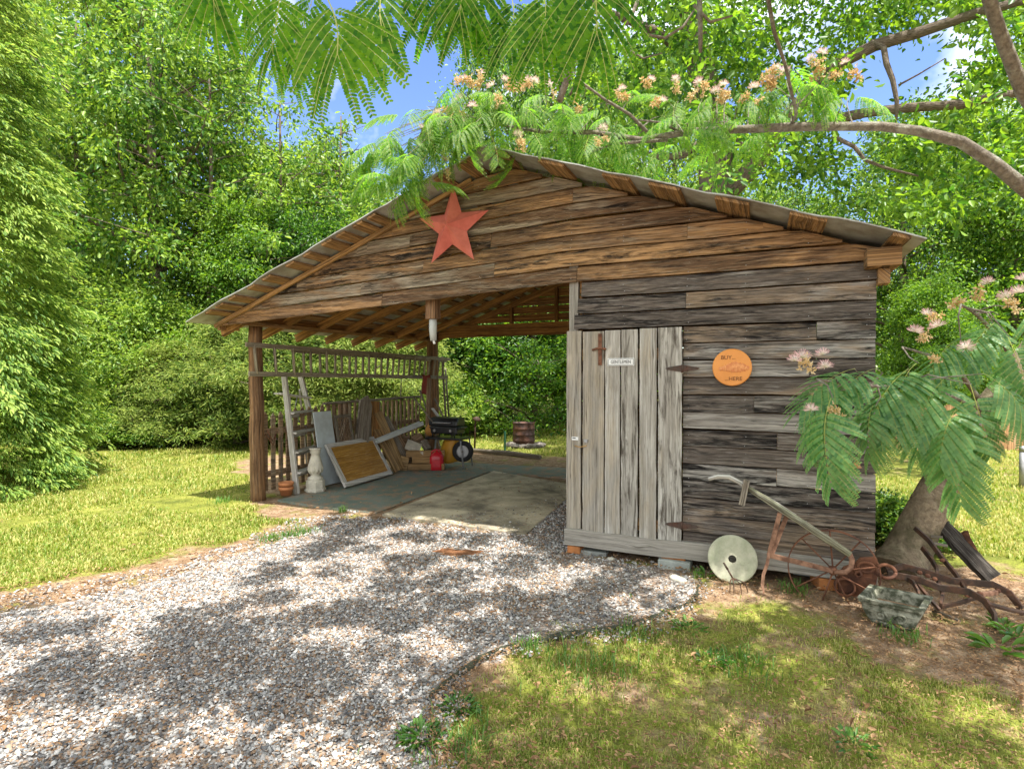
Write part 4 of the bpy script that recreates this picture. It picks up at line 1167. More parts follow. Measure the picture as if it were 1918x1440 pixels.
tool([D(841, 784, 11.0), D(834, 690, 11.4)], .018, M['greywood'], 'tool_handle', 'thinner grey pole at the right end of the ladders', 'pole')
tool([D(775, 745, 10.0), D(812, 792, 9.9)], .014, M['greywood'], 'tool_handle', 'slanted handle resting toward the grill lid', 'tool handle')
tool([D(774, 860, 10.2), D(790, 730, 10.5)], .013, M['picket'], 'tool_handle', 'thin brown stick against the railing left of the post', 'stick')
tool([D(748, 800, 10), D(752, 705, 10.3)], .008, M['chain'], 'tool_handle', 'thin wire rod hanging before the railing', 'rod')
tool([D(798, 866, 10.05), D(804, 708, 10.2)], .04, M['picket'], 'tool_handle', 'brown board standing at the left face of the back post', 'board')
m = MB(); a, b = D(810, 765, 10.4), D(830, 792, 10.0); m.bar(a, b, .05, .02); solo(m, 'pale_lath', M['whitewood'], 'short white lath slanting down to the grill lid', 'lath')
# hooks and bits at the left fence
m = MB(); a = D(500, 805, 7.4); m.tube([a, D(510, 826, 7.45), D(517, 812, 7.5), D(512, 834, 7.45), D(497, 812, 7.4)], .010, 6); solo(m, 'iron_hook', M['rust'], 'bent rusty iron hook hanging on the pickets by the post', 'hook')
# ------------------------------------------------------------------ behind the shed
c = G(981, 835)
dr = thing('burn_barrel', 'rusty steel drum standing in a ring of stones', 'barrel', c)
m = MB(); r0, H = .255, .55
pr_ = [(r0 * .96, 0), (r0, .015)]
for k in range(3): z = H * (.25 + .25 * k); pr_ += [(r0, z - .02), (r0 + .012, z), (r0, z + .02)]
pr_ += [(r0, H - .015), (r0 + .01, H), (r0 - .015, H), (r0 - .02, .05), (0, .05)]
m.lathe(pr_, c, (0, 0, 1), 32); m.build('drum_body', M['drum'], dr)
for k in range(15):
    a = k * .42; rr = .36 + .09 * random.random()
    m = MB(); s_ = random.uniform(.05, .11); m.blob(c + V(math.cos(a) * rr, math.sin(a) * rr, s_ * .35), s_, k, 2, .25, (1.2, 1, .7))
    if k == 0: RKG = 'stones around the barrel'
    solo(m, 'field_stone', M['rock'], 'brownish stone in the ring round the rusty drum', 'stone', RKG)
m = MB(); a = G(889, 843); m.tube([a, D(890, 800, dep(843)), D(891, 784, dep(843))], [.022, .02, .02], 8); m.blob(D(892, 785, dep(843)), .075, 3, 2, .3, (1.2, .8, .8))
solo(m, 'iron_stake', M['darkiron'], 'dark stake with a ragged lump on top beside the log', 'stake')
m = MB(); a = G(946, 846); m.bar(a, a + V(0, 0, .44), .03, .03, (1, 0, 0)); m.bar(a + V(0, -.02, 0), a + V(0, -.02, .44), .008, .03, (1, 0, 0)); solo(m, 'fence_stake', M['greenpaint'], 'short green metal fence stake in front of the drum', 'stake')
m = MB(); m.tube([G(884, 843, .05), G(950, 848, .05), G(1012, 856, .05)], [.045, .05, .04], 12, True, None, .05); solo(m, 'log', M['greywood'], 'long pale log lying on the grass edge behind the shed', 'log')
# far right: plank fence, post, grey pole
c = G(1790, 842)
ff = thing('board_fence', 'tan vertical board fence far behind the mimosa trunk', 'fence', c)
e_ = V(.93, .36, 0); a = c - e_ * 1.3; m = MB()
for k in range(46):
    p = a + e_ * (k * .12); m.plank(p, p + V(0, 0, .98 + random.uniform(-.02, .02)), e_ * .114, V(.36, -.93, 0) * .02, 3, .002)
m.build('boards', M['house'], ff)
for z in (.25, .8):
    m = MB(); m.bar(a + V(0, .03, z), a + e_ * 5.5 + V(0, .03, z), .04, .08); m.build('rail', M['house'], ff)
m = MB(); a = G(1717, 838); m.box(a + V(0, 0, .45), (.09, .09, .9)); solo(m, 'fence_post', M['white'], 'white square post at the near end of the tan fence', 'post', None, .005)
m = MB(); a = G(1914, 912); m.tube([a, a + V(0, 0, .52)], .035, 12); m.tube([a + V(0, 0, .52), a + V(0, 0, .60)], .039, 12); solo(m, 'grey_pipe', M['steel'], 'grey upright pipe post standing in the lawn beyond the mimosa', 'post')

# ------------------------------------------------------------------ in front of the wall
# foundation blocks
def fblk(px, py, y, size, z, mat, name, label, cat, rz=0):
    p = onY(px, py, y); m = MB(); m.box((p.x, y, z), size, rz); return solo(m, name, mat, label, cat, 'blocks carrying the sill', .008)
fblk(1265, 1055, -.02, (.26, .2, .085), .03, M['cement'], 'concrete_block', 'grey green concrete block under the sill below the lower hinge', 'block')
fblk(1263, 1042, .0, (.2, .14, .025), .083, M['brick'], 'brick', 'flat orange brick between the concrete block and the sill', 'brick')
fblk(1079, 1026, -.0, (.12, .16, .07), .045, M['brick'], 'brick', 'orange brick under the left corner of the sill', 'brick')
fblk(1112, 1032, .06, (.26, .2, .06), .012, M['cement'], 'flat_stone', 'flat mossy slab under the sill below the door', 'slab', .1)
fblk(1550, 1090, .02, (.19, .18, .09), .035, M['brick'], 'brick', 'orange brick under the sill behind the iron wheel', 'brick', .3)
fblk(1535, 1080, .30, (.4, .2, .08), .03, M['cement'], 'concrete_block', 'dark block far under the sill behind the iron wheel', 'block')
for px, py, s_, lb in ((1270, 1085, .055, 'tan stone at the end of the gravel below the concrete block'), (1144, 1047, .03, 'small white stone in front of the sill')):
    m = MB(); m.blob(G(px, py, .01), s_, px, 2, .2, (1.2, .9, .6)); solo(m, 'loose_stone', M['pedestal'], lb, 'stone')
# grindstone
c0 = G(1371, 1093); rg_ = .182
tilt = V(.02, -.97, .22).normalized()
cc = V(c0.x, c0.y + .055, rg_ * .98)
m = MB(); n = 56; ri, th = .03, .055
m.lathe([(ri, -th / 2), (rg_ - .006, -th / 2), (rg_, -th / 2 + .006), (rg_, th / 2 - .006), (rg_ - .006, th / 2), (ri, th / 2), (ri, -th / 2)], cc, tilt, n, False)
solo(m, 'grindstone', M['stone'], 'round pale green grindstone with a square hole leaning on the sill', 'grindstone')
# pitchfork head
a = G(1385, 1112); m = MB()
pk = thing('fork_head', 'rusty four tined fork head stuck in the ground before the grindstone', 'fork', a)
hub = onY(1363, 1066, a.y + .02); h2 = onY(1372, 1082, a.y + .015)
for k, (bx, by) in enumerate(((1366, 1110), (1374, 1113), (1389, 1113), (1401, 1109))):
    p = G(bx, by); o1 = h2.lerp(p, .35) + V((p.x - h2.x) * .45, -.012, .012); m = MB(); m.tube([h2, h2.lerp(o1, .6) + V(0, -.004, .004), o1, o1.lerp(p, .55) + V(.004, -.014, 0), p + V(0, 0, -.012)], [.0045, .0045, .004, .0035, .002], 6); m.build('tine', M['darkiron'], pk)
m = MB(); m.tube([hub, h2], [.007, .006], 8); m.build('socket', M['darkiron'], pk)
m = MB(); m.tube([hub, hub + V(-.03, .01, .045)], [.009, .007], 8); m.build('tang', M['darkiron'], pk)
# wheel cultivator
c = G(1440, 1100)
cu = thing('wheel_cultivator', 'antique push cultivator with iron wheel and lichen covered wooden handle', 'cultivator', c)
yc = onY(1560, 1068, -.30); wr_ = .288; yw = -.30
m = MB(); n = 56; wpl = V(.06, 1, 0).normalized(); ex = V(1, -.06, 0).normalized()
ring = [yc + (ex * math.cos(2 * math.pi * k / n) + V(0, 0, 1) * math.sin(2 * math.pi * k / n)) * wr_ for k in range(n + 1)]
wh = bpy.data.objects.new('wheel', None); COL.objects.link(wh); wh.parent = cu; OFF[wh.name] = OFF[cu.name]
m.lathe([(wr_ - .004, -.014), (wr_ + .003, -.014), (wr_ + .003, .014), (wr_ - .004, .014), (wr_ - .004, -.014)], yc, wpl, n, False); m.build('rim', M['rust'], wh)
m = MB()
for k in range(9):
    an = 2 * math.pi * k / 9 + .25; m.tube([yc + wpl * (.02 if k % 2 else -.02), yc + (ex * math.cos(an) + V(0, 0, 1) * math.sin(an)) * wr_], .0055, 6)
m.build('spokes', M['rust'], wh)
m = MB(); m.lathe([(0, -.04), (.022, -.04), (.03, -.02), (.03, .02), (.022, .04), (0, .04)], yc, wpl, 16); m.build('hub', M['rust'], wh)
P = lambda px, py, y=-.33: onY(px, py, y)
m = MB(); m.tube([P(1398, 912, -.30), P(1440, 938, -.31), P(1500, 977, -.32), P(1550, 1010, -.33), P(1592, 1038, -.33)], [.022, .026, .028, .030, .026], 6, True, None, .08); m.build('beam', M['lichen'], cu)
m = MB(); m.tube([P(1327, 897, -.36), P(1345, 892, -.34), P(1365, 893, -.31), P(1385, 903, -.28), P(1400, 914, -.27), P(1440, 935, -.27), P(1490, 966, -.29)], [.014, .017, .018, .018, .018, .017, .014], 8); m.build('handle', M['whitewood'], cu)
m = MB(); m.bar(P(1399, 898, -.33), P(1389, 945, -.33), .045, .06, (0, 1, 0)); m.build('cross_grip', M['greywood'], cu, bevel=.005)
m = MB(); m.bar(P(1461, 960, -.34), P(1440, 1040, -.35), .012, .032, (1, 0, .2)); m.bar(P(1474, 965, -.28), P(1443, 1044, -.34), .012, .032, (1, 0, .2)); m.build('brace', M['rustpink'], cu, bevel=.002)
m = MB(); m.bar(P(1443, 1040, -.36), P(1522, 1059, -.36), .014, .036); m.bar(P(1518, 1058, -.352), P(1560, 1069, -.352), .014, .034); m.build('frame_bar', M['rustpink'], cu, bevel=.002)
m = MB(); pts = [P(1590, 1035), P(1596, 1048), P(1594, 1062), P(1584, 1071), P(1562, 1071)]; m.tube(pts, .018, 8); m.build('fork_arch', M['rustpink'], cu)
m = MB(); pts = [P(1441, 1035, -.36), P(1437, 1055, -.37), P(1430, 1075, -.38), P(1428, 1095, -.40), P(1431, 1112, -.43)]; m.tube(pts, [.014, .016, .016, .015, .006], 4); m.build('tine', M['rustpink'], cu)
# rusty casting behind the trough
a = P(1606, 1075, -.25)
rc = thing('iron_casting', 'heavy rusty cast iron machine plate standing beside the wheel', 'iron casting', a)
m = MB(); ol = [(1570, 1106), (1568, 1080), (1580, 1062), (1600, 1056), (1612, 1045), (1640, 1043), (1648, 1060), (1642, 1092), (1630, 1112), (1600, 1118)]
m.prism([P(x, y, -.24) for x, y in ol], (0, .03, 0)); m.build('plate', M['rust'], rc, bevel=.006)
m = MB(); cc_ = P(1582, 1098, -.27); m.lathe([(.055, -.02), (.068, -.02), (.068, .02), (.055, .02), (.055, -.02)], cc_, (0, 1, 0), 28); cc_ = P(1607, 1073, -.27); m.lathe([(.013, -.02), (.026, -.02), (.026, .02), (.013, .02)], cc_, (0, 1, 0), 18); m.build('ring', M['rust'], rc)
m = MB(); cc_ = P(1622, 1062, -.28)
m.tube([cc_ + V(.05 * math.cos(t), 0, .035 * math.sin(t)) for t in np.linspace(0, 6.28, 20)], .010, 6); cc_ = P(1660, 1070, -.28)
m.tube([cc_ + V(.055 * math.cos(t), .02 * math.sin(t), .04 * math.sin(t)) for t in np.linspace(0, 6.28, 20)], .012, 6); m.build('loop', M['rust'], rc)
# stone planter trough
pl = thing('planter', 'weathered carved stone planter trough tilted on the soil', 'planter', G(1665, 1180))
b00, b10 = G(1632, 1166), G(1706, 1186); dd = 3.52
ax_ = (b10 - b00).normalized(); pv = V(-ax_.y, ax_.x, 0)
Lb, Wb = (b10 - b00).length, .20
tl_, tr_ = D(1611, 1117, 3.60), D(1727, 1141, 3.44)
axt = (tr_ - tl_); 
def trough_ring(t, infl=0):
    p0 = b00.lerp(tl_, t); p1 = b10.lerp(tr_, t); a = (p1 - p0).normalized(); wv = pv * (Wb + .09 * t)
    return [p0 + (a + pv) * infl, p1 + (-a + pv) * infl, p1 + wv - (a + pv) * infl, p0 + wv + (a - pv) * infl]
m = MB(); rings = [trough_ring(0), trough_ring(.3, -.008), trough_ring(.6, -.012), trough_ring(.80, -.006), trough_ring(.82, -.016), trough_ring(1, -.016), trough_ring(1, .022), trough_ring(.45, .03)]
vs = [p for r_ in rings for p in r_]; fs = [(3, 2, 1, 0)]
for i in range(len(rings) - 1):
    for k in range(4): fs.append((4 * i + k, 4 * i + (k + 1) % 4, 4 * i + 4 + (k + 1) % 4, 4 * i + 4 + k))
fs.append((28, 29, 30, 31)); m.add(vs, fs); m.build('trough', M['concrete_grey'], pl, bevel=.006)
m = MB()
def face_pt(u, v): 
    p0, p1 = b00.lerp(tl_, v), b10.lerp(tr_, v); nrm_ = (p1 - p0).cross(tl_ - b00).normalized(); return p0.lerp(p1, u) + nrm_ * .008
for cx3, sg in ((.30, 1), (.70, -1)):
    pts = []
    for t in np.linspace(0, 3.1 * math.pi, 36): rr = .10 * (1 - t / 11.5); pts.append(face_pt(cx3 + sg * rr * math.cos(t) * 1.3, .45 + rr * math.sin(t) * 2.2))
    m.tube(pts, .009, 6)
for k in range(9):
    t = k / 8; m.blob(face_pt(.1 + .8 * t, .14 + .05 * math.sin(7 * t)), .016, k, 1, .2, (1.4, .6, .8))
m.build('scroll_relief', M['concrete_grey'], pl)
m = MB(); r_ = trough_ring(.62, .028); m.add(r_, [(0, 1, 2, 3)]); m.build('soil', M['ground'], pl)
# old iron plough frame on the right
pg = thing('plough_frame', 'dark rusted iron plough frame with curved shanks lying by the mimosa', 'plough', G(1760, 1130))
def iron(name, pts, wd, ht, up=(0, 0, 1), mat='darkiron', rad=None):
    m = MB(); pts = [D(*p) for p in pts]
    vs, fs = [], []
    for i, p in enumerate(pts):
        t = (pts[min(i + 1, len(pts) - 1)] - pts[max(i - 1, 0)]).normalized(); s_ = t.cross(Vector(up)).normalized(); u = s_.cross(t).normalized()
        vs += [p - s_ * wd / 2 - u * ht / 2, p + s_ * wd / 2 - u * ht / 2, p + s_ * wd / 2 + u * ht / 2, p - s_ * wd / 2 + u * ht / 2]
    for i in range(len(pts) - 1):
        for k in range(4): fs.append((4 * i + k, 4 * i + (k + 1) % 4, 4 * i + 4 + (k + 1) % 4, 4 * i + 4 + k))
    fs += [(3, 2, 1, 0), tuple(len(vs) - 4 + k for k in range(4))]
    m.add(vs, fs); return m.build(name, M[mat], pg, bevel=.003)
iron('beam', [(1660, 1068, 4.05), (1690, 1060, 4.05), (1730, 1070, 4.0), (1780, 1087, 3.95), (1860, 1094, 3.9), (1890, 1110, 3.85), (1910, 1135, 3.8), (1914, 1160, 3.78), (1900, 1172, 3.75)], .02, .045)
iron('beam', [(1662, 1074, 3.95), (1720, 1085, 3.88), (1760, 1100, 3.8), (1815, 1108, 3.7), (1845, 1125, 3.62), (1862, 1150, 3.56), (1866, 1175, 3.5)], .02, .045)
iron('shank', [(1713, 988, 4.35), (1740, 1012, 4.25), (1765, 1045, 4.15), (1790, 1075, 4.02), (1812, 1110, 3.85)], .018, .035)
iron('shank', [(1727, 1025, 4.3), (1745, 1048, 4.2), (1755, 1065, 4.1), (1756, 1085, 4.0), (1766, 1112, 3.85), (1762, 1135, 3.7)], .018, .04)
iron('tooth', [(1692, 1080, 3.95), (1710, 1090, 3.85), (1720, 1108, 3.75), (1723, 1126, 3.65)], .014, .035)
iron('brace', [(1720, 1095, 3.85), (1745, 1125, 3.7), (1760, 1142, 3.65)], .02, .02)
iron('brace', [(1764, 1136, 3.72), (1800, 1128, 3.72), (1830, 1118, 3.72)], .018, .024)
iron('bar', [(1850, 1130, 3.6), (1885, 1140, 3.55), (1930, 1150, 3.5)], .05, .016)
iron('bar', [(1838, 1113, 3.75), (1868, 1109, 3.85)], .02, .03, (0, 0, 1), 'rustpink')
for (px, py, dp) in ((1722, 1073, 4.0), (1737, 1079, 3.96), (1750, 1085, 3.9), (1811, 1115, 3.72), (1868, 1107, 3.86), (1833, 1112, 3.68), (1764, 1050, 4.12)):
    m = MB(); p = D(px, py, dp) ; m.lathe([(0, -.02), (.016, -.02), (.016, 0), (.010, .004), (0, .006)], p + V(0, -.02, .01), (0, -1, .3), 6, False); m.build('bolt', M['rust'], pg)
m = MB(); m.plank(D(1748, 990, 4.6), D(1842, 1090, 4.25), V(.08, .02, .06), V(.02, -.03, .02), 8, .006); solo(m, 'charred_plank', M['charred'], 'dark weathered plank sloping behind the plough frame', 'plank')
m = MB(); m.plank(D(1795, 1000, 4.55), D(1838, 1080, 4.3), V(.03, .0, .03), V(.02, -.03, .01), 6, .004); solo(m, 'iron_rod', M['rust'], 'thin rusty bar lying along the dark plank', 'bar')
for q, (a, b) in enumerate((((1744, 1004, 4.5), (1765, 1006, 4.45)), ((1750, 1017, 4.45), (1775, 1022, 4.4)))):
    m = MB(); m.bar(D(*a), D(*b), .05, .012); solo(m, 'strap_iron', M['greywood'], ['short grey strap crossing the dark plank, upper one', 'short grey strap crossing the dark plank, lower one'][q], 'strap')
m = MB(); m.tube([G(1748, 1143, .02), G(1798, 1163, .02)], [.014, .011], 8); solo(m, 'stick', M['greywood'], 'pale stick on the soil right of the stone planter', 'stick')
# edging strip along the curved gravel
ed = [(1308, 1100), (1306, 1117), (1286, 1134), (1252, 1151), (1215, 1163), (1180, 1173), (1120, 1184), (1050, 1194), (990, 1206), (940, 1219), (900, 1238), (860, 1262), (830, 1288), (806, 1310)]
m = MB(); pts = [G(*p) for p in ed]; vs, fs = [], []
for i, p in enumerate(pts):
    t = (pts[min(i + 1, len(pts) - 1)] - pts[max(i - 1, 0)]).normalized(); s_ = V(-t.y, t.x, 0) * .006
    h = .028 + .008 * math.sin(i * 2.1)
    vs += [p - s_ - V(0, 0, .04), p + s_ - V(0, 0, .04), p + s_ + V(0, 0, h), p - s_ + V(0, 0, h)]
for i in range(len(pts) - 1):
    for k in range(4): fs.append((4 * i + k, 4 * i + (k + 1) % 4, 4 * i + 4 + (k + 1) % 4, 4 * i + 4 + k))
fs += [(3, 2, 1, 0), tuple(len(vs) - 4 + k for k in range(4))]
m.add(vs, fs, None, True); solo(m, 'lawn_edging', M['edging'], 'thin dark edging strip curving between gravel and moss', 'edging')

# ------------------------------------------------------------------ vegetation
def at(px, d): p = D(px, 707, d); return V(p.x, p.y, 0)
def spread_limbs(rng, H, Rr, base, nl, shape, trunk_r, lean=(0, 0), bend=.03):
    """trunk and limb polylines in local coordinates; returns wood MB and twig end points"""
    mb = MB(); n = 9; tp = []
    for i in range(n + 1):
        t = i / n; tp.append(V(lean[0] * t * H + bend * H * .12 * math.sin(5 * t + 1), lean[1] * t * H + bend * H * .12 * math.cos(4 * t), -.1 + t * H * .94))
    mb.tube(tp, [trunk_r * (1.25 if i == 0 else 1) * (1 - .88 * i / n) + .01 for i in range(n + 1)], 9)
    ends = []
    def tr(t):
        f = t * n; i = min(int(f), n - 1); return tp[i].lerp(tp[i + 1], f - i)
    for k in range(nl):
        t = base + (1 - base) * ((k + rng.random() * .8) / nl) ** .9 * .97
        p0 = tr(t); az = k * 2.4 + rng.normal() * .35; rr = Rr * shape((t - base) / (1 - base)) * rng.uniform(.75, 1.12)
        up = rr * rng.uniform(.15, .55)
        d = V(math.cos(az), math.sin(az), 0); sd = V(-d.y, d.x, 0)
        pts = [p0 + d * rr * s + V(0, 0, up * s ** .8) + sd * rr * .10 * math.sin(3 * s + k) for s in (0, .3, .6, 1)]
        r0 = max(.012, trunk_r * .42 * (1 - t) + .014)
        mb.tube(pts, [r0, r0 * .7, r0 * .45, .006], 6)
        m_ = max(3, int(3 + rr * 3.2))
        for q in range(m_):
            s = .28 + .72 * (q + rng.random()) / m_; s = min(s, 1)
            b = pts[0].lerp(pts[3], s) + V(0, 0, up * (s ** .8 - s))
            e = b + sd * rng.normal() * rr * .28 + d * rng.normal() * rr * .10 + V(0, 0, rng.normal() * .25 * rr * .5 + .1)
            if q % 2 == 0: mb.tube([b, e], [.012, .004], 4)
            ends.append(e)
    return mb, np.array([tuple(e) for e in ends])
def make_tree(name, label, cat, group, seed, H, Rr, base, nl, shape, trunk_r, per, L, mat, barkm, rad=(.3, .55), W=.5, flat=.6, droop=.35, keep=1.0, lean=(0, 0)):
    rng = np.random.default_rng(seed)
    t = thing(name, label, cat, (0, 0, 0), group)
    mb, ends = spread_limbs(rng, H, Rr, base, nl, shape, trunk_r, lean)
    if keep < 1: ends = ends[rng.random(len(ends)) < keep * np.clip(1.25 - .5 * ends[:, 2] / H, 0, 1)]
    mb.build('trunk', M[barkm], t)
    rd = rng.uniform(rad[0], rad[1], len(ends))
    q = clump_leaves(rng, ends, rd, per, L, W, flat, droop)
    quads_mesh('crown', q, 6, LEAF_F, M[mat], t)
    return t
def dup(root, loc, rz, sc_, label, group=None):
    r = root.copy(); COL.objects.link(r); r.location = loc; r.rotation_euler = (0, 0, rz); r.scale = sc_; r['label'] = label
    if group: r['group'] = group
    for ch in list(root.children):
        c = ch.copy(); COL.objects.link(c); c.parent = r
        for g in list(ch.children):
            d = g.copy(); COL.objects.link(d); d.parent = c
    return r
round_ = lambda t: math.sin(math.pi * min(1, .18 + .80 * t)) ** .7
GRP = 'woodland trees behind the lawn'
tA = make_tree('woodland_tree', '', 'tree', GRP, 21, 13, 3.4, .16, 36, round_, .20, 150, .14, 'treeleaf', 'bark', (.35, .8), .5, .8, .35, .75)
tB = make_tree('woodland_tree', '', 'tree', GRP, 22, 11, 3.0, .10, 40, round_, .15, 160, .125, 'bushleaf', 'bark', (.34, .75), .5, .8, .35, .8)
tC = make_tree('woodland_tree', '', 'tree', GRP, 23, 12, 2.5, .22, 34, round_, .13, 100, .14, 'treeleaf', 'bark', (.4, .8), .5, .85, .4, .7)
tD = make_tree('woodland_tree', '', 'tree', GRP, 24, 9, 3.1, .04, 42, lambda t: (1 - t * .85) ** .7, .13, 150, .13, 'oakleaf', 'bark', (.34, .75), .5, .75, .35, .85)
thin = make_tree('slender_tree', 'slender grey trunked tree with thin open crown above the left roof slope', 'tree', GRP, 25, 10.5, 2.0, .30, 20, round_, .10, 34, .16, 'treeleaf', 'bark', (.28, .5), .5, .6, .4, .7)
thin.location = at(642, 17.5)
trees = [(tC, 610, 19, 2.0, .9, .84, 'tree filling the gap left of the slender grey trunk'), (tA, 665, 23, 3.0, .9, .78, 'pale green tree behind the slender grey trunk'),
    (thin, 525, 15.5, 2.4, .9, .95, 'second slender trunked tree rising behind the left roof slope'), (thin, 395, 15.2, 4.0, 1.0, 1.05, 'slender trunked tree right of the rounded vine bush'), (thin, 150, 16.5, 1.0, 1.0, 1.25, 'slender trunked tree beside the cypress'),  # proto, px, depth, rot, scale xy, scale z, label
    (tA, 292, 15.5, .3, 1.05, 1.12, 'tall tree with dark trunk showing behind the rounded bush at left'),
    (tB, 170, 19, 1.9, 1.2, 1.5, 'tall tree rising between the cypress and the dark trunked tree'),
    (tA, 40, 21, 2.6, 1.2, 1.3, 'tall tree half hidden behind the top of the cypress'),
    (tC, 410, 18, 3.3, 1.15, 1.05, 'leafy tree right of the tall dark trunked tree'),
    (tB, 500, 20, .8, 1.0, .92, 'light green tree above the left roof eave'),
    (tA, 575, 21, 4.1, 1.0, .78, 'lower tree just left of the slender grey trunk'),
    (tD, 455, 15.0, 2.2, .70, .74, 'low bushy tree behind the left roof eave'),
    (tD, 590, 15.5, 5.0, .72, .74, 'low dense tree seen above the left roof slope'),
    (tC, 700, 22, 1.1, 1.1, .82, 'pale tree just right of the slender grey trunk'),
    (tC, 925, 17, 5.1, .80, 1.08, 'narrow tree beside the patch of white cloud above the ridge'),
    (tA, 1050, 21, .9, 1.0, 1.25, 'tall tree behind the roof ridge'),
    (tB, 1130, 23, 3.9, 1.1, 1.45, 'tall tree behind the ridge near the big oak'),
    (tA, 1260, 25, 1.4, 1.1, 1.35, 'tall tree directly behind the oak trunk'),
    (tB, 1450, 22, 2.7, .9, .88, 'mid height tree beyond the right roof slope'),
    (tC, 1545, 26, .2, .9, .85, 'shorter tree below the sky gap over the right roof slope'),
    (tA, 1690, 20, 4.6, .95, .90, 'leafy tree behind the right end of the roof'),
    (tB, 1790, 24, .5, 1.2, 1.25, 'tall tree beyond the tan board fence'),
    (tD, 1900, 17, 2.0, .95, 1.1, 'dense tree at the far right above the tan fence'),
    (tA, 2040, 19, 5.6, 1.1, 1.15, 'tree at the right edge beyond the lawn'),
    (tD, 1740, 15, 3.1, .52, .50, 'low dark tree beside the right end of the shed'),
    (tD, 905, 18, 1.2, .80, .70, 'dark low branched tree seen through the open shed left of the drum'),
    (tD, 1000, 17, 4.4, .95, .78, 'dark low branched tree behind the rusty drum'),
    (tB, 860, 21, 2.9, .9, .72, 'light green tree seen through the open shed by the post'),
    (tD, 1080, 19, .4, 1.0, .8, 'dark tree behind the plank door edge'),
    (tB, 760, 19, 5.5, .9, .62, 'green tree behind the balusters and the ladder'),
    (tD, -120, 16, 1.0, 1.1, 1.2, 'dark tree beyond the cypress at the left edge')]
used = {thin.name}
for pr_t, px, d, rz, sxy, sz, lb in trees:
    if pr_t.name not in used:
        used.add(pr_t.name); o = pr_t; o.location = at(px, d); o.rotation_euler = (0, 0, rz); o.scale = (sxy, sxy, sz); o['label'] = lb
    else: dup(pr_t, at(px, d), rz, (sxy, sxy, sz), lb)
# bushes
dome = lambda t: max(.25, math.cos(t * 1.35)) 
bA = make_tree('vine_bush', '', 'bush', 'bushes at the edge of the lawn', 31, 4.0, 2.0, .02, 46, dome, .06, 210, .09, 'bushleaf', 'bark', (.3, .62), .5, .9, .2)
bC = make_tree('cedar_bush', '', 'bush', 'bushes at the edge of the lawn', 32, 3.6, 1.7, .03, 46, lambda t: max(.2, 1 - .75 * t), .06, 190, .11, 'cedar', 'bark', (.25, .5), .22, .45, .15)
bS = make_tree('low_shrub', '', 'bush', 'bushes at the edge of the lawn', 33, 1.3, .9, .02, 22, dome, .03, 90, .10, 'bushleaf', 'bark', (.18, .3), .5, .7, .1)
bushes = [(bA, 250, 14.2, .3, 1.05, 1.02, 'large rounded vine covered bush right of the cypress'), (bA, 380, 14.8, 2.1, .95, .85, 'vine bush right of the large rounded one'),
          (bA, 130, 15.5, 4, 1.0, .9, 'vine bush partly behind the cypress'),
          (bC, 440, 13.2, .5, 1.0, .85, 'yellow green cedar bush just left of the front post'), (bC, 545, 12.6, 1.7, 1.0, .95, 'yellow green cedar seen behind the stepladder'),
          (bC, 640, 13.0, 3.1, 1.05, 1.0, 'yellow green cedar seen through the middle of the ladder'), (bC, 735, 13.6, 4.4, 1.05, 1.0, 'yellow green cedar seen behind the balusters'),
          (bC, 330, 13.4, 5.2, .9, .7, 'cedar bush low in front of the rounded vine bush'),
          (bA, 860, 18, 5.5, .8, .8, 'pale bush right of the back post'), (bS, 880, 15.5, .3, 1.2, 1.1, 'small light bush beyond the ragged stake'),
          (bS, 830, 15, 2.3, 1.1, 1.0, 'small bush behind the wheelbarrow'), (bS, 190, 12.6, 1.1, .8, .6, 'low weeds at the foot of the rounded bush'), (bS, 300, 12.9, 2.8, .9, .5, 'low weeds below the cedar bush left of the post'),
          (bS, 1655, 5.3, .7, .42, .36, 'low leafy plants behind the mimosa trunk by the shed corner'), (bS, 1720, 5.2, 3.3, .38, .24, 'low leafy plants right of the mimosa trunk'),
          (bA, 1830, 15.5, 1.2, .6, .5, 'bush beyond the tan board fence'), (bA, 1930, 14, 3.2, .7, .6, 'bush at the right edge before the fence')]
for pr_t, px, d, rz, sxy, sz, lb in bushes:
    if pr_t.name not in used:
        used.add(pr_t.name); o = pr_t; o.location = at(px, d); o.rotation_euler = (0, 0, rz); o.scale = (sxy, sxy, sz); o['label'] = lb
    else: dup(pr_t, at(px, d), rz, (sxy, sxy, sz), lb)
# far wood closing the view
rng = np.random.default_rng(41); cen = []
for k in range(520):
    px = rng.uniform(-500, 2400); d = rng.uniform(28, 36); p = at(px, d); cen.append((p.x, p.y, rng.uniform(.3, 7) * (1 if not 560 < px < 860 else .75)))
o = quads_mesh('far_woods', clump_leaves(rng, np.array(cen), rng.uniform(.8, 1.5, len(cen)), 130, .34, .55, .8, .2), 6, LEAF_F, M['treeleaf'])
o['kind'] = 'stuff'; tag(o, 'mass of green woodland closing the view behind the nearer trees', 'woods')

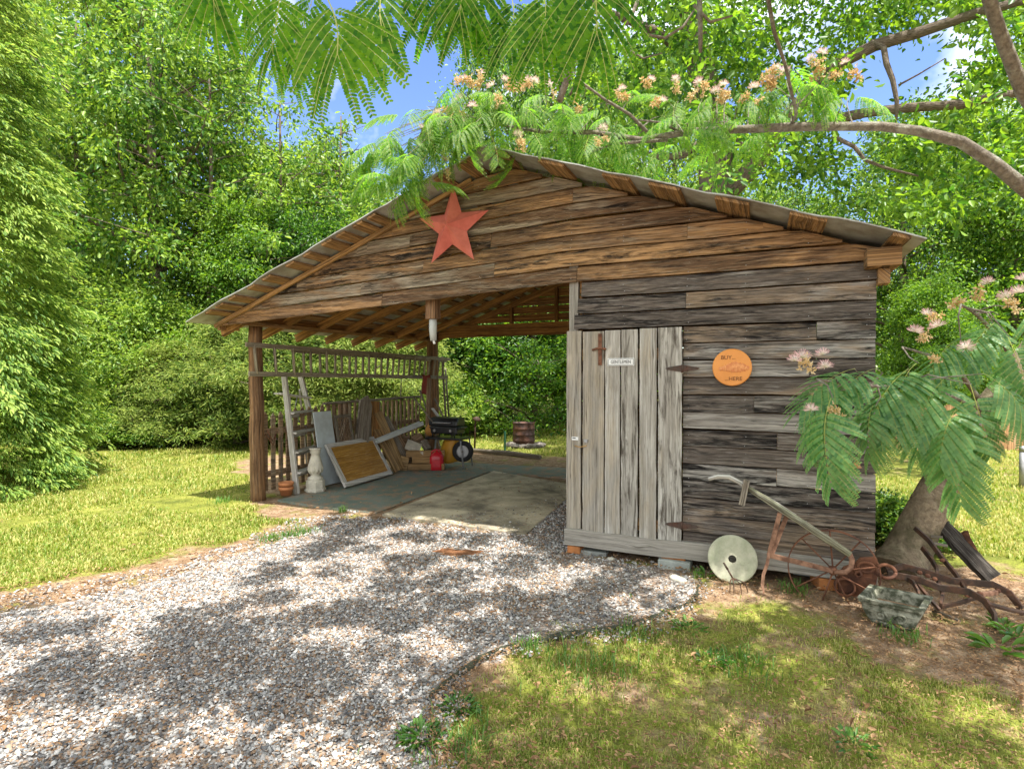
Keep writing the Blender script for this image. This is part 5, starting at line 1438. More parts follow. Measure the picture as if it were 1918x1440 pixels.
# cypress at the left edge
def cypress(seed, H, R0, label, loc, n_spray=1500):
    rng = np.random.default_rng(seed); t = thing('cypress', label, 'tree', loc, 'cypresses at the left edge')
    m = MB(); m.tube([V(*loc) + V(0, 0, z) for z in (-.1, H * .4, H * .95)], [.16, .1, .02], 8); m.build('trunk', M['bark'], t)
    z = H * (1 - np.sqrt(rng.random(n_spray) * .985 + .01)) ; z = np.clip(z, .12, None)
    az = rng.uniform(0, 2 * np.pi, n_spray)
    lump = 1 + .12 * np.sin(az * 5 + z * 1.3) + .14 * np.sin(az * 4 - z * 3.4 + 1) + .09 * np.sin(az * 9 + z * 5) + .06 * rng.normal(size=n_spray)
    rr = R0 * (1 - z / H) ** .72 * lump * rng.uniform(.62, 1, n_spray) ** .5
    base = np.stack([np.cos(az) * rr * .72, np.sin(az) * rr * .72, z], -1)
    out = np.stack([np.cos(az), np.sin(az), np.full(n_spray, -.12)], -1) + rng.normal(size=(n_spray, 3)) * .25
    out = nrmz(out); sd = nrmz(np.cross(out, np.array([0, 0, 1.0]))); 
    per = 56; k = np.repeat(np.arange(n_spray), per)
    u = rng.random(n_spray * per); v = (rng.random(n_spray * per) - .5) * 2 * (1 - .55 * u)
    ln = (.40 + .45 * rng.random(n_spray) ** 2)[k]
    pos = base[k] + out[k] * (u * ln)[:, None] + sd[k] * (v * ln * .42)[:, None] + np.array([0, 0, -1.0]) * ((u ** 2) * ln * .35 + np.abs(v) * ln * .10)[:, None] + rng.normal(size=(n_spray * per, 3)) * .012
    ax = out[k] * .8 + sd[k] * (v * .9)[:, None] + np.array([0, 0, -.45]) + rng.normal(size=pos.shape) * .18
    nr = np.array([0, 0, 1.0]) + out[k] * .5 + rng.normal(size=pos.shape) * .35
    L = .06 + .05 * rng.random(n_spray * per)
    q = leaf_quads(pos + np.array(loc), ax, nr, L, L * .26)
    quads_mesh('crown', q, 6, LEAF_F, M['cypress'], t)
    return t
p = at(-120, 7.9); cypress(51, 12, 1.9, 'large bright green cypress filling the left edge of the view', tuple(p), 2300)
p = at(-420, 9.5); cypress(52, 11, 1.8, 'second cypress just outside the first at the far left', tuple(p), 700)

# big oak behind the shed
ok = thing('oak_tree', 'big oak with furrowed trunk and spreading limbs behind the right roof slope', 'tree', at(1345, 9.6))
m = MB(); tp = [at(1345, 9.6) + V(0, 0, -.1), D(1343, 500, 9.6), D(1342, 330, 9.6), D(1335, 230, 9.5), D(1310, 120, 9.4), D(1290, 0, 9.3), D(1270, -150, 9.2)]
m.tube(tp, [.42, .32, .29, .26, .22, .18, .12], 14, True, None, .03); m.build('trunk', M['oakbark'], ok)
limbs = [([(1372, 352, 9.4), (1415, 310, 9.0), (1450, 255, 8.7), (1490, 205, 8.5), (1530, 160, 8.3), (1570, 120, 8.1), (1640, 85, 7.9), (1720, 62, 7.7), (1830, 25, 7.5), (1960, -10, 7.3)], [.20, .18, .165, .15, .14, .12, .10, .09, .08, .06]),
         ([(1510, 238, 8.7), (1560, 225, 8.4), (1620, 212, 8.1), (1700, 202, 7.9), (1800, 196, 7.7), (1860, 182, 7.6), (1930, 170, 7.5)], [.11, .10, .085, .08, .075, .07, .06]),
         ([(1415, 310, 9.0), (1400, 285, 8.9), (1380, 262, 8.8), (1375, 240, 8.7)], [.07, .055, .04, .03]),
         ([(1340, 250, 9.5), (1280, 290, 9.3), (1240, 296, 9.2), (1200, 285, 9.1)], [.09, .08, .06, .04]),
         ([(1630, 80, 7.9), (1655, 90, 7.8), (1660, 120, 7.7), (1672, 150, 7.7), (1680, 190, 7.7), (1678, 235, 7.7)], [.05, .05, .045, .04, .035, .02]),
         ([(1560, 255, 8.0), (1600, 275, 7.9), (1620, 300, 7.9), (1660, 315, 7.8), (1720, 330, 7.7)], [.035, .035, .03, .025, .015]),
         ([(1683, 160, 7.7), (1720, 140, 7.6), (1770, 110, 7.5)], [.018, .014, .008]),
         ([(1310, 120, 9.4), (1230, 60, 9.0), (1130, 20, 8.6), (1050, -40, 8.2)], [.12, .09, .06, .04]),
         ([(1290, 0, 9.3), (1400, -40, 8.8), (1520, -60, 8.3), (1650, -70, 8)], [.12, .09, .06, .04])]
for pts, rd in limbs:
    m = MB(); m.tube([D(*p) for p in pts], [q * .82 for q in rd], 9, True, None, .06); m.build('limb', M['oakbark'], ok)
rng = np.random.default_rng(61); cen = []
def in_ell(x, y, c, a, b): return ((x - c[0]) / a) ** 2 + ((y - c[1]) / b) ** 2 < 1
gaps = [((1705, 120), 75, 62), ((1600, 275), 50, 85), ((1640, 165), 55, 30), ((1770, 55), 55, 38), ((1625, 340), 28, 40)]
while len(cen) < 470:
    px, py = rng.uniform(1130, 2080), rng.uniform(-260, 400); d = rng.uniform(7.2, 12.5)
    if py > 250 and px < 1330: continue
    if py > 330 and px < 1560: continue
    if any(in_ell(px, py, *g) for g in gaps) and rng.random() < .985: continue
    if px > 1560 and 190 < py < 400 and rng.random() < .45: continue
    if px < 1250 and rng.random() < .5: continue
    cen.append(tuple(D(px, py, d)))
q = clump_leaves(rng, np.array(cen), rng.uniform(.28, .55, len(cen)), 95, .125, .5, .65, .3)
quads_mesh('crown', q, 6, LEAF_F, M['oakleaf'], ok)

# ------------------------------------------------------------------ the mimosa
mi = thing('mimosa_tree', 'leaning mimosa tree with feathery leaves and pink blossoms arching over the shed', 'tree', G(1690, 1062))
m = MB(); m.tube([G(1672, 1085, -.05), D(1695, 1045, 4.66), D(1720, 990, 4.66), D(1755, 920, 4.66), D(1795, 850, 4.66), D(1850, 770, 4.66), D(1905, 700, 4.6), D(1975, 600, 4.6), D(2060, 460, 4.7), D(2120, 300, 4.8)],
               [.23, .175, .152, .142, .13, .115, .105, .095, .09, .08], 16, True, None, .02); m.build('trunk', M['mimosabark'], mi)
mlimbs = [([(2090, 480, 4.7), (1990, 410, 4.5), (1918, 352, 4.35), (1860, 305, 4.3), (1800, 266, 4.3), (1785, 262, 4.3), (1720, 245, 4.35), (1650, 237, 4.4), (1560, 237, 4.5), (1480, 238, 4.6), (1400, 242, 4.7), (1300, 246, 4.8), (1200, 262, 4.9), (1110, 248, 5.0), (1020, 248, 5.1), (960, 238, 5.2), (900, 228, 5.3)],
           [.07, .062, .054, .047, .043, .043, .038, .036, .034, .037, .034, .030, .026, .022, .017, .013, .008]),
          ([(2110, 330, 4.6), (1990, 270, 4.0), (1918, 178, 3.8), (1895, 120, 3.7), (1870, 55, 3.6), (1850, -10, 3.5), (1835, -90, 3.5)], [.052, .047, .042, .04, .039, .037, .035]),
          ([(1220, 255, 4.9), (1180, 215, 4.9), (1130, 185, 4.9), (1090, 155, 4.85), (1075, 135, 4.8)], [.016, .014, .012, .01, .006]),
          ([(1250, 262, 4.85), (1150, 270, 4.85), (1090, 290, 4.8)], [.018, .012, .006]),
          ([(1270, 246, 4.85), (1240, 230, 4.8), (1195, 225, 4.8)], [.012, .010, .006]),
          ([(1480, 238, 4.6), (1492, 215, 4.5), (1470, 120, 4.2), (1450, 60, 4.0), (1435, -20, 3.9)], [.012, .012, .012, .014, .016]),
          ([(1085, 75, 3.6), (1068, 130, 3.6), (1048, 190, 3.6)], [.022, .024, .020]),
          ([(1098, 118, 3.7), (1068, 178, 3.7)], [.012, .010]),
          ([(1195, 0, 3.5), (1180, 38, 3.5), (1172, 48, 3.5)], [.012, .012, .006]),
          ([(1185, 33, 3.5), (1210, 65, 3.5), (1245, 72, 3.5), (1280, 50, 3.5), (1300, 20, 3.5)], [.008, .009, .009, .008, .006]),
          ([(1310, -10, 3.6), (1312, 60, 3.6), (1312, 98, 3.6)], [.018, .016, .012]),
          ([(1300, 10, 3.6), (1330, 42, 3.6), (1372, 30, 3.6)], [.012, .010, .006]),
          ([(1180, 95, 3.7), (1205, 110, 3.7), (1240, 100, 3.7)], [.006, .006, .004]),
          ([(1850, 770, 4.6), (1800, 700, 4.0), (1740, 665, 3.5), (1690, 650, 3.2)], [.022, .016, .010, .005]),
          ([(1905, 700, 4.6), (1880, 640, 3.8), (1830, 590, 3.3), (1800, 570, 3.1)], [.022, .016, .010, .005]),
          ([(1850, 770, 4.6), (1780, 740, 3.7), (1680, 725, 3.15), (1590, 720, 2.95), (1530, 710, 2.9)], [.024, .016, .011, .008, .004]),
          ([(1860, 790, 4.5), (1810, 800, 3.6), (1770, 830, 3.1)], [.03, .014, .006]),
          ([(1835, -90, 3.5), (1500, -190, 2.6), (1150, -140, 1.9), (900, -90, 1.5), (620, -60, 1.3)], [.04, .03, .022, .014, .006])]
for pts, rd in mlimbs:
    m = MB(); m.tube([D(*p) for p in pts], rd, 9, True, None, .03); m.build('branch', M['limbbark'], mi)

def frond_arrays(seed, L=.26, npair=9, pl=.13, ll=.0135, nl=20, droop=.5, rdroop=.35, wid=.47, a0=76, a1=30):
    rg = np.random.default_rng(seed); lv, st = [], []
    def rach(t): return np.array([L * t, .012 * math.sin(3 * t + seed), -rdroop * L * t * t])
    prev = rach(0)
    for i in range(1, 9):
        q = rach(i / 8); st.append((prev, q - prev, .0026)); prev = q
    for j in range(npair):
        t = .26 + .74 * j / (npair - 1); b = rach(t); tang = rach(min(1, t + .02)) - rach(t - .02); tang /= np.linalg.norm(tang)
        for sg in (-1, 1):
            an = R(a0 + (a1 - a0) * (j / (npair - 1)) + rg.normal() * 5)
            side = np.array([0, sg, 0.]); d = tang * math.cos(an) + side * math.sin(an)
            P_ = pl * (.62 + .5 * math.sin(math.pi * (.25 + .62 * j / (npair - 1)))) * rg.uniform(.92, 1.06); dr = droop * rg.uniform(.75, 1.25)
            curve = lambda s: b + d * P_ * s * (1 - .18 * dr * s) + np.array([0, 0, -1.]) * dr * P_ * s * s
            ns = nl; pp = curve(0)
            for i in range(1, 6):
                q = curve(i / 5); st.append((pp, q - pp, .0014)); pp = q
            for i in range(ns):
                s = .05 + .95 * (i + .5) / ns; c = curve(s); tg = curve(s + .02) - curve(s - .02); tg /= np.linalg.norm(tg)
                nn = np.cross(d, np.array([0, 0, 1.])); nn = np.cross(nn / (np.linalg.norm(nn) + 1e-9), tg); nn = -nn if nn[2] < 0 else nn
                nn /= np.linalg.norm(nn); bi = np.cross(nn, tg)
                k = ll * (.55 + .55 * math.sin(math.pi * min(1, .2 + .75 * s))) * P_ / pl
                for s2 in (-1, 1):
                    ax = bi * s2 * math.cos(.42) + tg * math.sin(.42) - nn * .10 + rg.normal(size=3) * .05
                    lv.append((c, ax, nn + rg.normal(size=3) * .10, k, k * wid))
    pos, ax, nr, ln, wd = (np.array(x) for x in zip(*lv)); side = nrmz(np.cross(nrmz(ax), nr)); ax = nrmz(ax)
    ln_, wd_ = ln[:, None], wd[:, None]
    A = np.stack([pos, pos + ax * ln_ * .18 + side * wd_ * .5, pos + ax * ln_ * .82 + side * wd_ * .5, pos + ax * ln_, pos + ax * ln_ * .82 - side * wd_ * .42, pos + ax * ln_ * .18 - side * wd_ * .42], 1)
    sp = np.array([x[0] for x in st]); sa = np.array([x[1] for x in st]); sw = np.array([x[2] for x in st])[:, None]
    sl_ = np.linalg.norm(sa, axis=1)[:, None]; sn = nrmz(np.cross(sa, np.array([0.02, .03, 1.])))
    up = nrmz(np.cross(sn, sa)) * .0012
    B = np.stack([sp + up, sp + sn * sw * .5 + up, sp + sa + sn * sw * .5 + up, sp + sa + up, sp + sa - sn * sw * .5 + up, sp - sn * sw * .5 + up], 1)
    return A, B
def frond_mesh(name, A, B):
    o = quads_mesh(name, np.concatenate([A, B]), 6, LEAF_F, M['frond'], None)
    o.data.materials.append(M['stalk'])
    mi_ = np.zeros(2 * (len(A) + len(B)), dtype=np.int32); mi_[2 * len(A):] = 1
    o.data.polygons.foreach_set('material_index', mi_)
    me = o.data; bpy.data.objects.remove(o); return me
FR = [frond_arrays(70 + k, *a) for k, a in enumerate((
    (.24, 8, .135, .0145, 18, .5, .4), (.28, 8, .125, .0145, 17, .7, .6), (.20, 7, .12, .0140, 16, .9, .6), (.30, 9, .115, .0140, 17, .5, .3), (.18, 7, .16, .0155, 21, .35, .5),
    (.15, 6, .155, .0150, 21, .25, .2, .48, 56, 14), (.17, 7, .145, .0145, 20, .30, .25, .48, 64, 20), (.13, 5, .15, .015, 21, .2, .2, .48, 48, 10),
    (.25, 9, .14, .0165, 21, .35, .45, .52, 74, 26), (.28, 10, .13, .0165, 20, .5, .6, .52, 76, 28), (.22, 8, .15, .017, 22, .55, .7, .52, 70, 22)))]
FM = [frond_mesh('frond', *f) for f in FR]
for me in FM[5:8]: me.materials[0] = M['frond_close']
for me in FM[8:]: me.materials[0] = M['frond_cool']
def basis(d, up=(0, 0, 1)):
    x = Vector(d).normalized(); y = Vector(up).cross(x)
    if y.length < .05: y = Vector((0, 1, 0)).cross(x)
    y.normalize(); z = x.cross(y); m_ = Matrix((x, y, z)).transposed(); return m_
def put_frond(p, d, kind, s=1.0, up=(0, 0, 1)):
    o = bpy.data.objects.new('frond', FM[kind]); COL.objects.link(o); o.parent = mi
    o.matrix_local = Matrix.Translation(Vector(p) - OFF[mi.name]) @ basis(d, up).to_4x4() @ Matrix.Scale(s, 4)
    return o
# close fronds at the top of the view: base pixel, depth, tip pixel, depth, kind, size
near = [(616, -5, 1.12, 618, 75, 1.05, 5, 1.0), (520, -25, 1.3, 505, 50, 1.28, 6, .82), (705, -40, 1.3, 722, 40, 1.25, 7, .95), (395, -95, 1.3, 400, -20, 1.28, 7, .95),
        (560, 25, 1.5, 535, 110, 1.5, 5, .85), (660, 5, 1.5, 690, 80, 1.5, 7, .9), (860, -85, 1.25, 862, -15, 1.22, 6, .8), (905, -60, 1.3, 892, 20, 1.28, 7, .85),
        (960, -10, 1.3, 950, 60, 1.25, 5, .78), (1018, -25, 1.2, 1010, 50, 1.15, 5, .85), (1085, -75, 1.12, 1118, 0, 1.08, 6, .95), (800, -105, 1.25, 806, -40, 1.25, 6, .8), (455, -85, 1.4, 462, -30, 1.4, 5, .8), (1055, -40, 1.5, 1065, 30, 1.5, 7, .9), (590, -30, 1.6, 560, 40, 1.6, 6, .9)]
for x0, y0, d0, x1, y1, d1, k, s in near:
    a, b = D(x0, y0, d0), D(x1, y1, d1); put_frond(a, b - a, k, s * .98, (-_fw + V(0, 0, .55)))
# right cluster in front of the wall
right = [(1600, 690, 2.95, 1470, 722, 2.85, 0, .92), (1585, 712, 2.9, 1455, 790, 2.8, 1, .85), (1560, 745, 2.75, 1530, 850, 2.65, 4, .95), (1640, 690, 3.0, 1570, 705, 2.85, 3, .85),
         (1700, 690, 3.1, 1600, 770, 2.95, 0, 1.0), (1720, 680, 3.1, 1650, 745, 2.9, 1, .95), (1770, 705, 3.0, 1690, 800, 2.85, 0, 1.0), (1800, 750, 2.9, 1740, 850, 2.75, 3, .9), (1800, 780, 2.9, 1785, 870, 2.8, 4, 1.0),
         (1820, 720, 2.85, 1870, 820, 2.75, 1, .9), (1840, 700, 2.9, 1930, 740, 2.8, 0, .95), (1800, 640, 3.1, 1720, 652, 3.0, 2, .9), (1860, 605, 3.1, 1800, 660, 3.0, 0, .8),
         (1890, 630, 3.0, 1930, 690, 2.9, 1, .85), (1900, 575, 3.1, 1960, 600, 3.0, 1, .9), (1740, 740, 3.2, 1700, 800, 3.1, 2, .9), (1640, 760, 3.05, 1600, 830, 3.0, 2, .75), (1870, 590, 3.2, 1830, 600, 3.1, 2, .8)]
for x0, y0, d0, x1, y1, d1, k, s in right:
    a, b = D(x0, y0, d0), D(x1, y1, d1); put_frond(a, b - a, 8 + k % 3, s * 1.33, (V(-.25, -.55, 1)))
# fronds over the roof: hanging from the long limb
rg = random.Random(8)
over = []
def region(n, x0, x1, y0, y1, d0, d1):
    for _ in range(n): over.append((rg.uniform(x0, x1), rg.uniform(y0, y1), rg.uniform(d0, d1)))
region(15, 740, 900, 205, 255, 4.7, 5.1); region(12, 700, 785, 250, 335, 4.6, 4.9); region(16, 840, 1060, 160, 250, 4.8, 5.4); region(14, 1050, 1260, 180, 250, 4.8, 5.3); region(14, 1260, 1460, 165, 240, 4.5, 5.0); region(8, 1430, 1590, 120, 190, 4.4, 4.8)
region(9, 930, 1240, 235, 275, 4.9, 5.3)
region(16, 690, 800, 240, 345, 4.55, 4.95); region(12, 790, 930, 190, 245, 4.7, 5.2); region(10, 850, 1100, 160, 240, 4.9, 5.5); region(8, 1050, 1300, 175, 250, 4.8, 5.4); region(9, 1280, 1500, 160, 250, 4.5, 5.1); region(4, 1450, 1600, 115, 200, 4.4, 4.8); region(12, 1000, 1350, 250, 300, 5.0, 5.5)
order = list(range(len(over))); rg.shuffle(order); over = [over[i] for i in order]; joinA, joinB = [], []
for q_, (px, py, d) in enumerate(over):
    p = D(px, py, d); dr = _rt * rg.uniform(-1, .5) + _fw * rg.uniform(-.9, .3) + V(0, 0, rg.uniform(-.55, .15))
    kk, ss, uu = rg.randrange(4), rg.uniform(1.0, 1.3), V(rg.uniform(-.3, .3), rg.uniform(-.6, 0), 1)
    if q_ < 64: put_frond(p, dr, kk, ss * .92, uu)
    else:
        Bm = np.array(basis(dr, uu)) * ss; joinA.append(FR[kk][0] @ Bm.T + np.array(p)); joinB.append(FR[kk][1] @ Bm.T + np.array(p))
nA = sum(len(x) for x in joinA)
o = quads_mesh('leaf_sprays', np.concatenate(joinA + joinB), 6, LEAF_F, M['frond'], mi); o['kind'] = 'stuff'
o.data.materials.append(M['stalk']); mi_ = np.zeros(len(o.data.polygons), dtype=np.int32); mi_[2 * nA:] = 1; o.data.polygons.foreach_set('material_index', mi_)
LS = []
for pts, rd in mlimbs:
    pp = [D(*p) for p in pts]
    for a, b in zip(pp, pp[1:]):
        for t in np.linspace(0, 1, 8): LS.append(tuple(a.lerp(b, t)))
LS = np.array(LS); m = MB()
for p in [D(x0, y0, d0) for x0, y0, d0, *_ in right] + [D(px, py, d) for px, py, d in over]:
    dd_ = np.linalg.norm(LS - np.array(p), axis=1); e = Vector(LS[dd_.argmin()]); L = (p - e).length
    if .03 < L < 1.1: m.tube([e, e.lerp(p, .5) + V(rg.uniform(-.06, .06), rg.uniform(-.06, .06), .10 * L + rg.uniform(-.03, .03)), p], [.0045 + .004 * L, .004, .0022], 5)
m.build('twigs', M['limbbark'], mi)['kind'] = 'stuff'
# blossoms
def puff_mesh():
    rr = np.random.default_rng(5); n = 120; v = rr.normal(size=(n, 3)); v[:, 2] = np.abs(v[:, 2]) * 1.0 + .05; v = nrmz(v)
    L = .034 * rr.uniform(.8, 1.1, n)[:, None]; sd = nrmz(np.cross(v, rr.normal(size=(n, 3)))) * .0007
    A = np.stack([-sd, sd, v * L + sd * .9, v * L - sd * .9], 1)
    uv = np.tile(np.array([(0, 0), (0, 1), (1, 1), (1, 0)], float), (n, 1))
    o = quads_mesh('blossom', A, 4, [(0, 1, 2, 3)], M['puff'], None, (0, 0, 0), uv); me = o.data; bpy.data.objects.remove(o); return me
PM = puff_mesh()
def spent_mesh():
    rr = np.random.default_rng(6); c = rr.normal(size=(7, 3)) * .014
    q = clump_leaves(rr, c, .016, 10, .022, .5, 1, .6); o = quads_mesh('spent_bloom', q, 6, LEAF_F, M['spent'], None); me = o.data; bpy.data.objects.remove(o); return me
SM_ = spent_mesh()
def put_part(name, me, p, s, rot):
    o = bpy.data.objects.new(name, me); COL.objects.link(o); o.parent = mi; o.location = Vector(p) - OFF[mi.name]; o.scale = (s, s, s); o.rotation_euler = rot; return o
pf1 = [(1220, 150), (1310, 155), (1265, 150), (1455, 128), (1540, 100), (1583, 118), (1440, 150), (1412, 165), (962, 155), (985, 152), (920, 162), (870, 150), (860, 185), (820, 212), (1000, 152), (1165, 168), (1080, 178), (970, 252), (832, 300), (1340, 172), (1355, 160), (1470, 135), (1520, 110), (945, 150), (1030, 160), (905, 140), (885, 200), (1130, 240), (1240, 190), (790, 240)]
for k, (x, y) in enumerate(pf1):
    d = 4.9 if x < 1100 else (4.7 if x < 1400 else 4.45)
    put_part('blossom', PM, D(x, y, d), rg.uniform(1.2, 1.55), (rg.uniform(-.5, .5), rg.uniform(-.5, .5), rg.uniform(0, 6)))
    for _ in range(1 + k % 2): put_part('spent_bloom', SM_, D(x + rg.uniform(-22, 22), y + rg.uniform(4, 30), d), rg.uniform(.9, 1.5), (rg.uniform(0, 3), 0, rg.uniform(0, 6)))
pf2 = [(1714, 622, 3.1), (1757, 612, 3.12), (1737, 590, 3.2), (1488, 676, 2.85), (1503, 670, 2.9), (1541, 664, 2.9), (1546, 688, 2.85), (1810, 652, 3.0), (1519, 768, 2.75), (1850, 530, 3.2), (1884, 556, 3.1), (1908, 548, 3.1), (1918, 525, 3.0)]
for x, y, d in pf2: put_part('blossom', PM, D(x, y, d), rg.uniform(1.15, 1.45), (rg.uniform(-.4, .6), rg.uniform(-.7, .3), rg.uniform(0, 6)))
for x, y, d in ((1750, 597, 3.1), (1735, 635, 3.1), (1790, 573, 3.2), (1825, 552, 3.2), (1895, 575, 3.0), (1753, 676, 3.0), (1505, 686, 2.85), (1560, 775, 2.8)):
    put_part('spent_bloom', SM_, D(x, y, d), rg.uniform(.8, 1.25), (rg.uniform(0, 3), 0, rg.uniform(0, 6)))

# the rest of the crown, above and behind the viewer, which dapples the ground
SO = V(SUN_TO.x / SUN_TO.z, SUN_TO.y / SUN_TO.z, 0)
def in_view(p):
    d = Vector(p) - CAM; f = d.dot(_fw)
    if f < .2: return False
    return abs(d.dot(_rt)) / f < 1.05 and d.z / f < .735 and d.z / f > -.8
rng = np.random.default_rng(91)
can, scl = [], []
def shade(px0, px1, py0, py1, n, s0, s1, z0=4.4, z1=7.0):
    c = 0
    for _ in range(n * 20):
        if c >= n: break
        g = G(rng.uniform(px0, px1), rng.uniform(py0, py1)); z = rng.uniform(z0, z1); p = g + SO * z + V(0, 0, z)
        if in_view(p): continue
        can.append(tuple(p)); scl.append(rng.uniform(s0, s1)); c += 1
shade(560, 1250, 985, 1180, 52, .12, .26)
shade(330, 900, 1120, 1330, 26, .12, .24)
shade(60, 900, 1240, 1560, 34, .10, .24)
shade(0, 520, 1130, 1300, 18, .10, .2)
shade(470, 1250, 985, 1200, 40, .08, .16)
shade(850, 1900, 1180, 1560, 60, .12, .36)
shade(1280, 2000, 1085, 1300, 42, .14, .36)
def shade_wall(n):
    c = 0
    for _ in range(n * 20):
        if c >= n: break
        g = V(rng.uniform(-.1, 2.6), -.05, rng.uniform(.0, 1.7)); z = rng.uniform(4.2, 6.5); p = g + SO * (z - g.z); p.z = z
        if in_view(p): continue
        can.append(tuple(p)); scl.append(rng.uniform(.2, .38)); c += 1
shade_wall(90)
for px_, py_ in ((1680, 1050), (1700, 1000), (1730, 960), (1760, 910), (1790, 860), (1700, 1060), (1660, 1060), (1740, 1000)):
    for _ in range(7):
        g = D(px_ + rng.uniform(-40, 40), py_, 4.5); z = rng.uniform(4.0, 6.5); p = g + SO * (z - g.z); p.z = z
        if not in_view(p): can.append(tuple(p)); scl.append(rng.uniform(.14, .3))
q = clump_leaves(rng, np.array(can), np.array(scl), 105, .09, .5, .6, .5)
o = quads_mesh('foliage', q, 6, LEAF_F, M['frond'], mi); o['kind'] = 'stuff'

# ------------------------------------------------------------------ grass, weeds, litter
def blades(name, xy, h, w, mat, seed, label, cat):
    r = np.random.default_rng(seed); n = len(xy); yaw = r.uniform(0, 6.28, n); bend = r.uniform(.2, 1.0, n); h = h * r.uniform(.5, 1.25, n); w = w * r.uniform(.7, 1.3, n)
    d = np.stack([np.cos(yaw), np.sin(yaw), 0 * yaw], -1); s = np.stack([-np.sin(yaw), np.cos(yaw), 0 * yaw], -1) * w[:, None] * .5
    b = np.concatenate([xy, np.full((n, 1), -.004)], 1); up = np.array([0, 0, 1.])
    m1 = b + d * (h * bend * .25)[:, None] + up * (h * .6)[:, None]; t = b + d * (h * bend * .8)[:, None] + up * (h * (1 - .35 * bend))[:, None]
    Q = np.stack([b - s, b + s, m1 - s * .85, m1 + s * .85, t - s * .15, t + s * .15], 1)
    o = quads_mesh(name, Q, 6, [(0, 1, 3, 2), (2, 3, 5, 4)], M[mat]); o['kind'] = 'stuff'; return tag(o, label, cat)
def scatter(rng, n, d0, d1, half=1.0):
    """ground points about evenly dense in the view"""
    u = rng.random(n); d = 1 / (1 / d0 + (1 / d1 - 1 / d0) * u); lat = rng.uniform(-1, 1, n) * half * d
    return np.stack([CAM.x + _fw.x * d + _rt.x * lat, CAM.y + _fw.y * d + _rt.y * lat], -1), d
rng = np.random.default_rng(101)
xy, d = scatter(rng, 620000, 2.0, 30)
l, r_, b_ = lawn_w(xy)
nz = fbm(xy, 1.4, 77); nz2 = fbm(xy, 4, 78)
kl = l & (rng.random(len(xy)) < .84 * np.clip(1.25 + nz + .6 * nz2, .15, 1))
dl = d[kl]; blades('grass', xy[kl], (.034 + .0026 * dl) * np.clip(.95 + .5 * nz2[kl] + .3 * nz[kl], .45, 1.8), .0042 + .0011 * dl, 'grass', 1, 'short sunlit yellow green lawn left of and behind the shed', 'grass')
kb = b_ & (rng.random(len(xy)) < .5) & (nz > -.5)
dl = d[kb]; blades('grass', xy[kb], .035 + .003 * dl, .004 + .0012 * dl, 'grass', 2, 'dappled lawn beyond the mimosa trunk', 'grass')
kr = r_ & (rng.random(len(xy)) < .62 * np.clip(.45 + .9 * (nz + .8 * nz2), .12, 1))
dl = d[kr]; blades('grass', xy[kr], .020 + .003 * dl, .0032 + .0004 * dl, 'grass', 3, 'thin patchy grass in the shaded mossy ground before the planter', 'grass')
# tufts on the gravel edge and by the sill
tuft = []
for px, py, s, n in ((570, 1000, .07, 160), (540, 1005, .06, 120), (505, 1012, .06, 120), (1312, 1083, .03, 30), (640, 958, .04, 60), (1480, 1105, .05, 60), (1690, 1195, .06, 80), (1500, 1110, .05, 40), (415, 940, .08, 120), (1180, 1190, .08, 90), (990, 1215, .06, 90), (865, 1400, .12, 200), (1110, 1250, .14, 200), (1390, 1245, .1, 160)):
    g = G(px, py); tuft.append(np.array([g.x, g.y]) + rng.normal(size=(n, 2)) * s)
blades('grass', np.concatenate(tuft), .085, .0055, 'weed', 4, 'scattered longer grass tufts at the gravel edge and by the sill', 'grass')
# dry leaves and needles
xy, d = scatter(rng, 170000, 1.9, 12)
ins = inpoly(xy, GRAVEL); nzz = fbm(xy, 1.8, 55) + .6 * fbm(xy, 5, 56)
l, r_, b_ = lawn_w(xy)
bare = ~ins & ~l & ~r_ & ~b_
thin_ = l & (nzz > .35)
pr_ = np.where(bare, .7, np.where(ins, np.clip(.07 + .30 * (nzz > .5), 0, 1), np.where(r_, .22, np.where(thin_, .12, .02))))
pr_ = np.where(inpoly(xy, SLAB) | inpoly(xy, MAT_P), .10 + .5 * (nzz > .5), pr_)
k = rng.random(len(xy)) < pr_; k &= ~((xy[:, 0] > -.1) & (xy[:, 0] < 2.4) & (xy[:, 1] > 0))
xy = xy[k]; d = d[k]; n = len(xy)
pos = np.concatenate([xy, (.026 + .012 * rng.random((n, 1)))], 1); ax = rng.normal(size=(n, 3)) * np.array([1, 1, .18]); nr = np.array([0, 0, 1.]) + rng.normal(size=(n, 3)) * .35
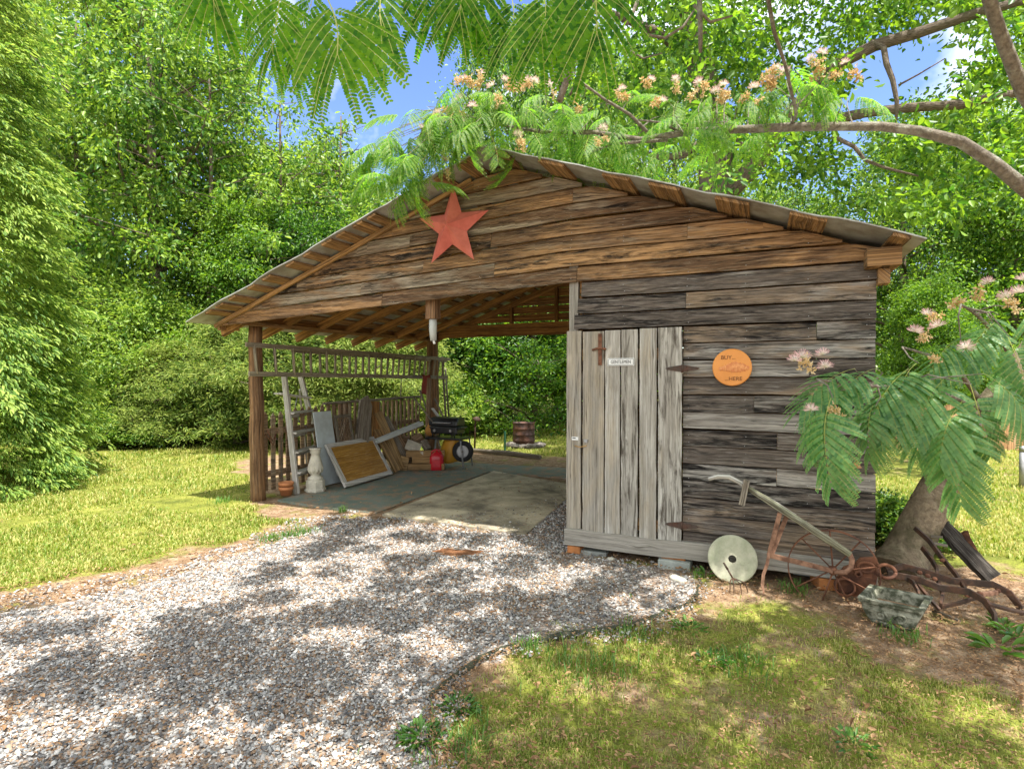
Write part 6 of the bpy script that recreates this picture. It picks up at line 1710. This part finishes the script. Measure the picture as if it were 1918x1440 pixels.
L = np.where(rng.random(n) < .975, rng.uniform(.007, .021, n), rng.uniform(.028, .045, n)) * (1 + .05 * d); W = L * np.where(rng.random(n) < .5, .16, .42)
o = quads_mesh('leaf_litter', leaf_quads(pos, ax, nr, L, W), 6, LEAF_F, M['deadleaf']); o['kind'] = 'stuff'; tag(o, 'brown dry leaves and needles strewn over soil and gravel', 'leaf litter')
# broad leaved weeds
def weed(px, py, s, n, label, seed, mat='weed'):
    rr = np.random.default_rng(seed); g = G(px, py)
    az = rr.uniform(0, 6.28, n); el = rr.uniform(.1, .8, n); ax = np.stack([np.cos(az), np.sin(az), el], -1)
    pos = np.array(g)[None] + np.stack([np.cos(az), np.sin(az), 0 * az], -1) * (s * (.35 if n < 30 else 1.05) * rr.random((n, 1)) ** .5) + np.array([0, 0, .004]) + np.array([0, 0, 1.]) * (rr.random((n, 1)) * s * .25)
    q = leaf_quads(pos, ax, np.array([0, 0, 1.]) + rr.normal(size=(n, 3)) * .2, s * rr.uniform(.35, .8, n), s * rr.uniform(.14, .26, n))
    o = quads_mesh('weed_plant', q, 6, LEAF_F, M[mat], None, tuple(g)); tag(o, label, 'weed', 'weeds in the mossy ground')
weed(1868, 1222, .20, 16, 'bright green rosette weed below the plough frame at the right edge', 1)
weed(1880, 1180, .14, 26, 'small leafed weed by the curved plough shank', 2)
weed(1905, 1200, .14, 22, 'leafy weed at the right edge beside the rosette', 3)
weed(790, 1385, .075, 150, 'patch of clover like weed at the gravel corner', 4)
weed(860, 1330, .07, 110, 'weed clump above the clover like patch', 5)
weed(1322, 1080, .11, 12, 'spiky weed between grindstone and concrete block', 6)
weed(1252, 1150, .06, 20, 'small weed at the curved end of the gravel edging', 7)
weed(1290, 1180, .08, 60, 'leafy weed just outside the curved edging', 8)
weed(1335, 1240, .08, 40, 'weed in the moss below the grindstone', 9)
weed(1600, 1400, .08, 40, 'low weed near the bottom of the mossy ground', 10)
weed(1175, 1118, .05, 8, 'tiny green sprout in the gravel before the door', 11)
weed(1700, 1185, .07, 14, 'small weed at the right foot of the planter', 12)
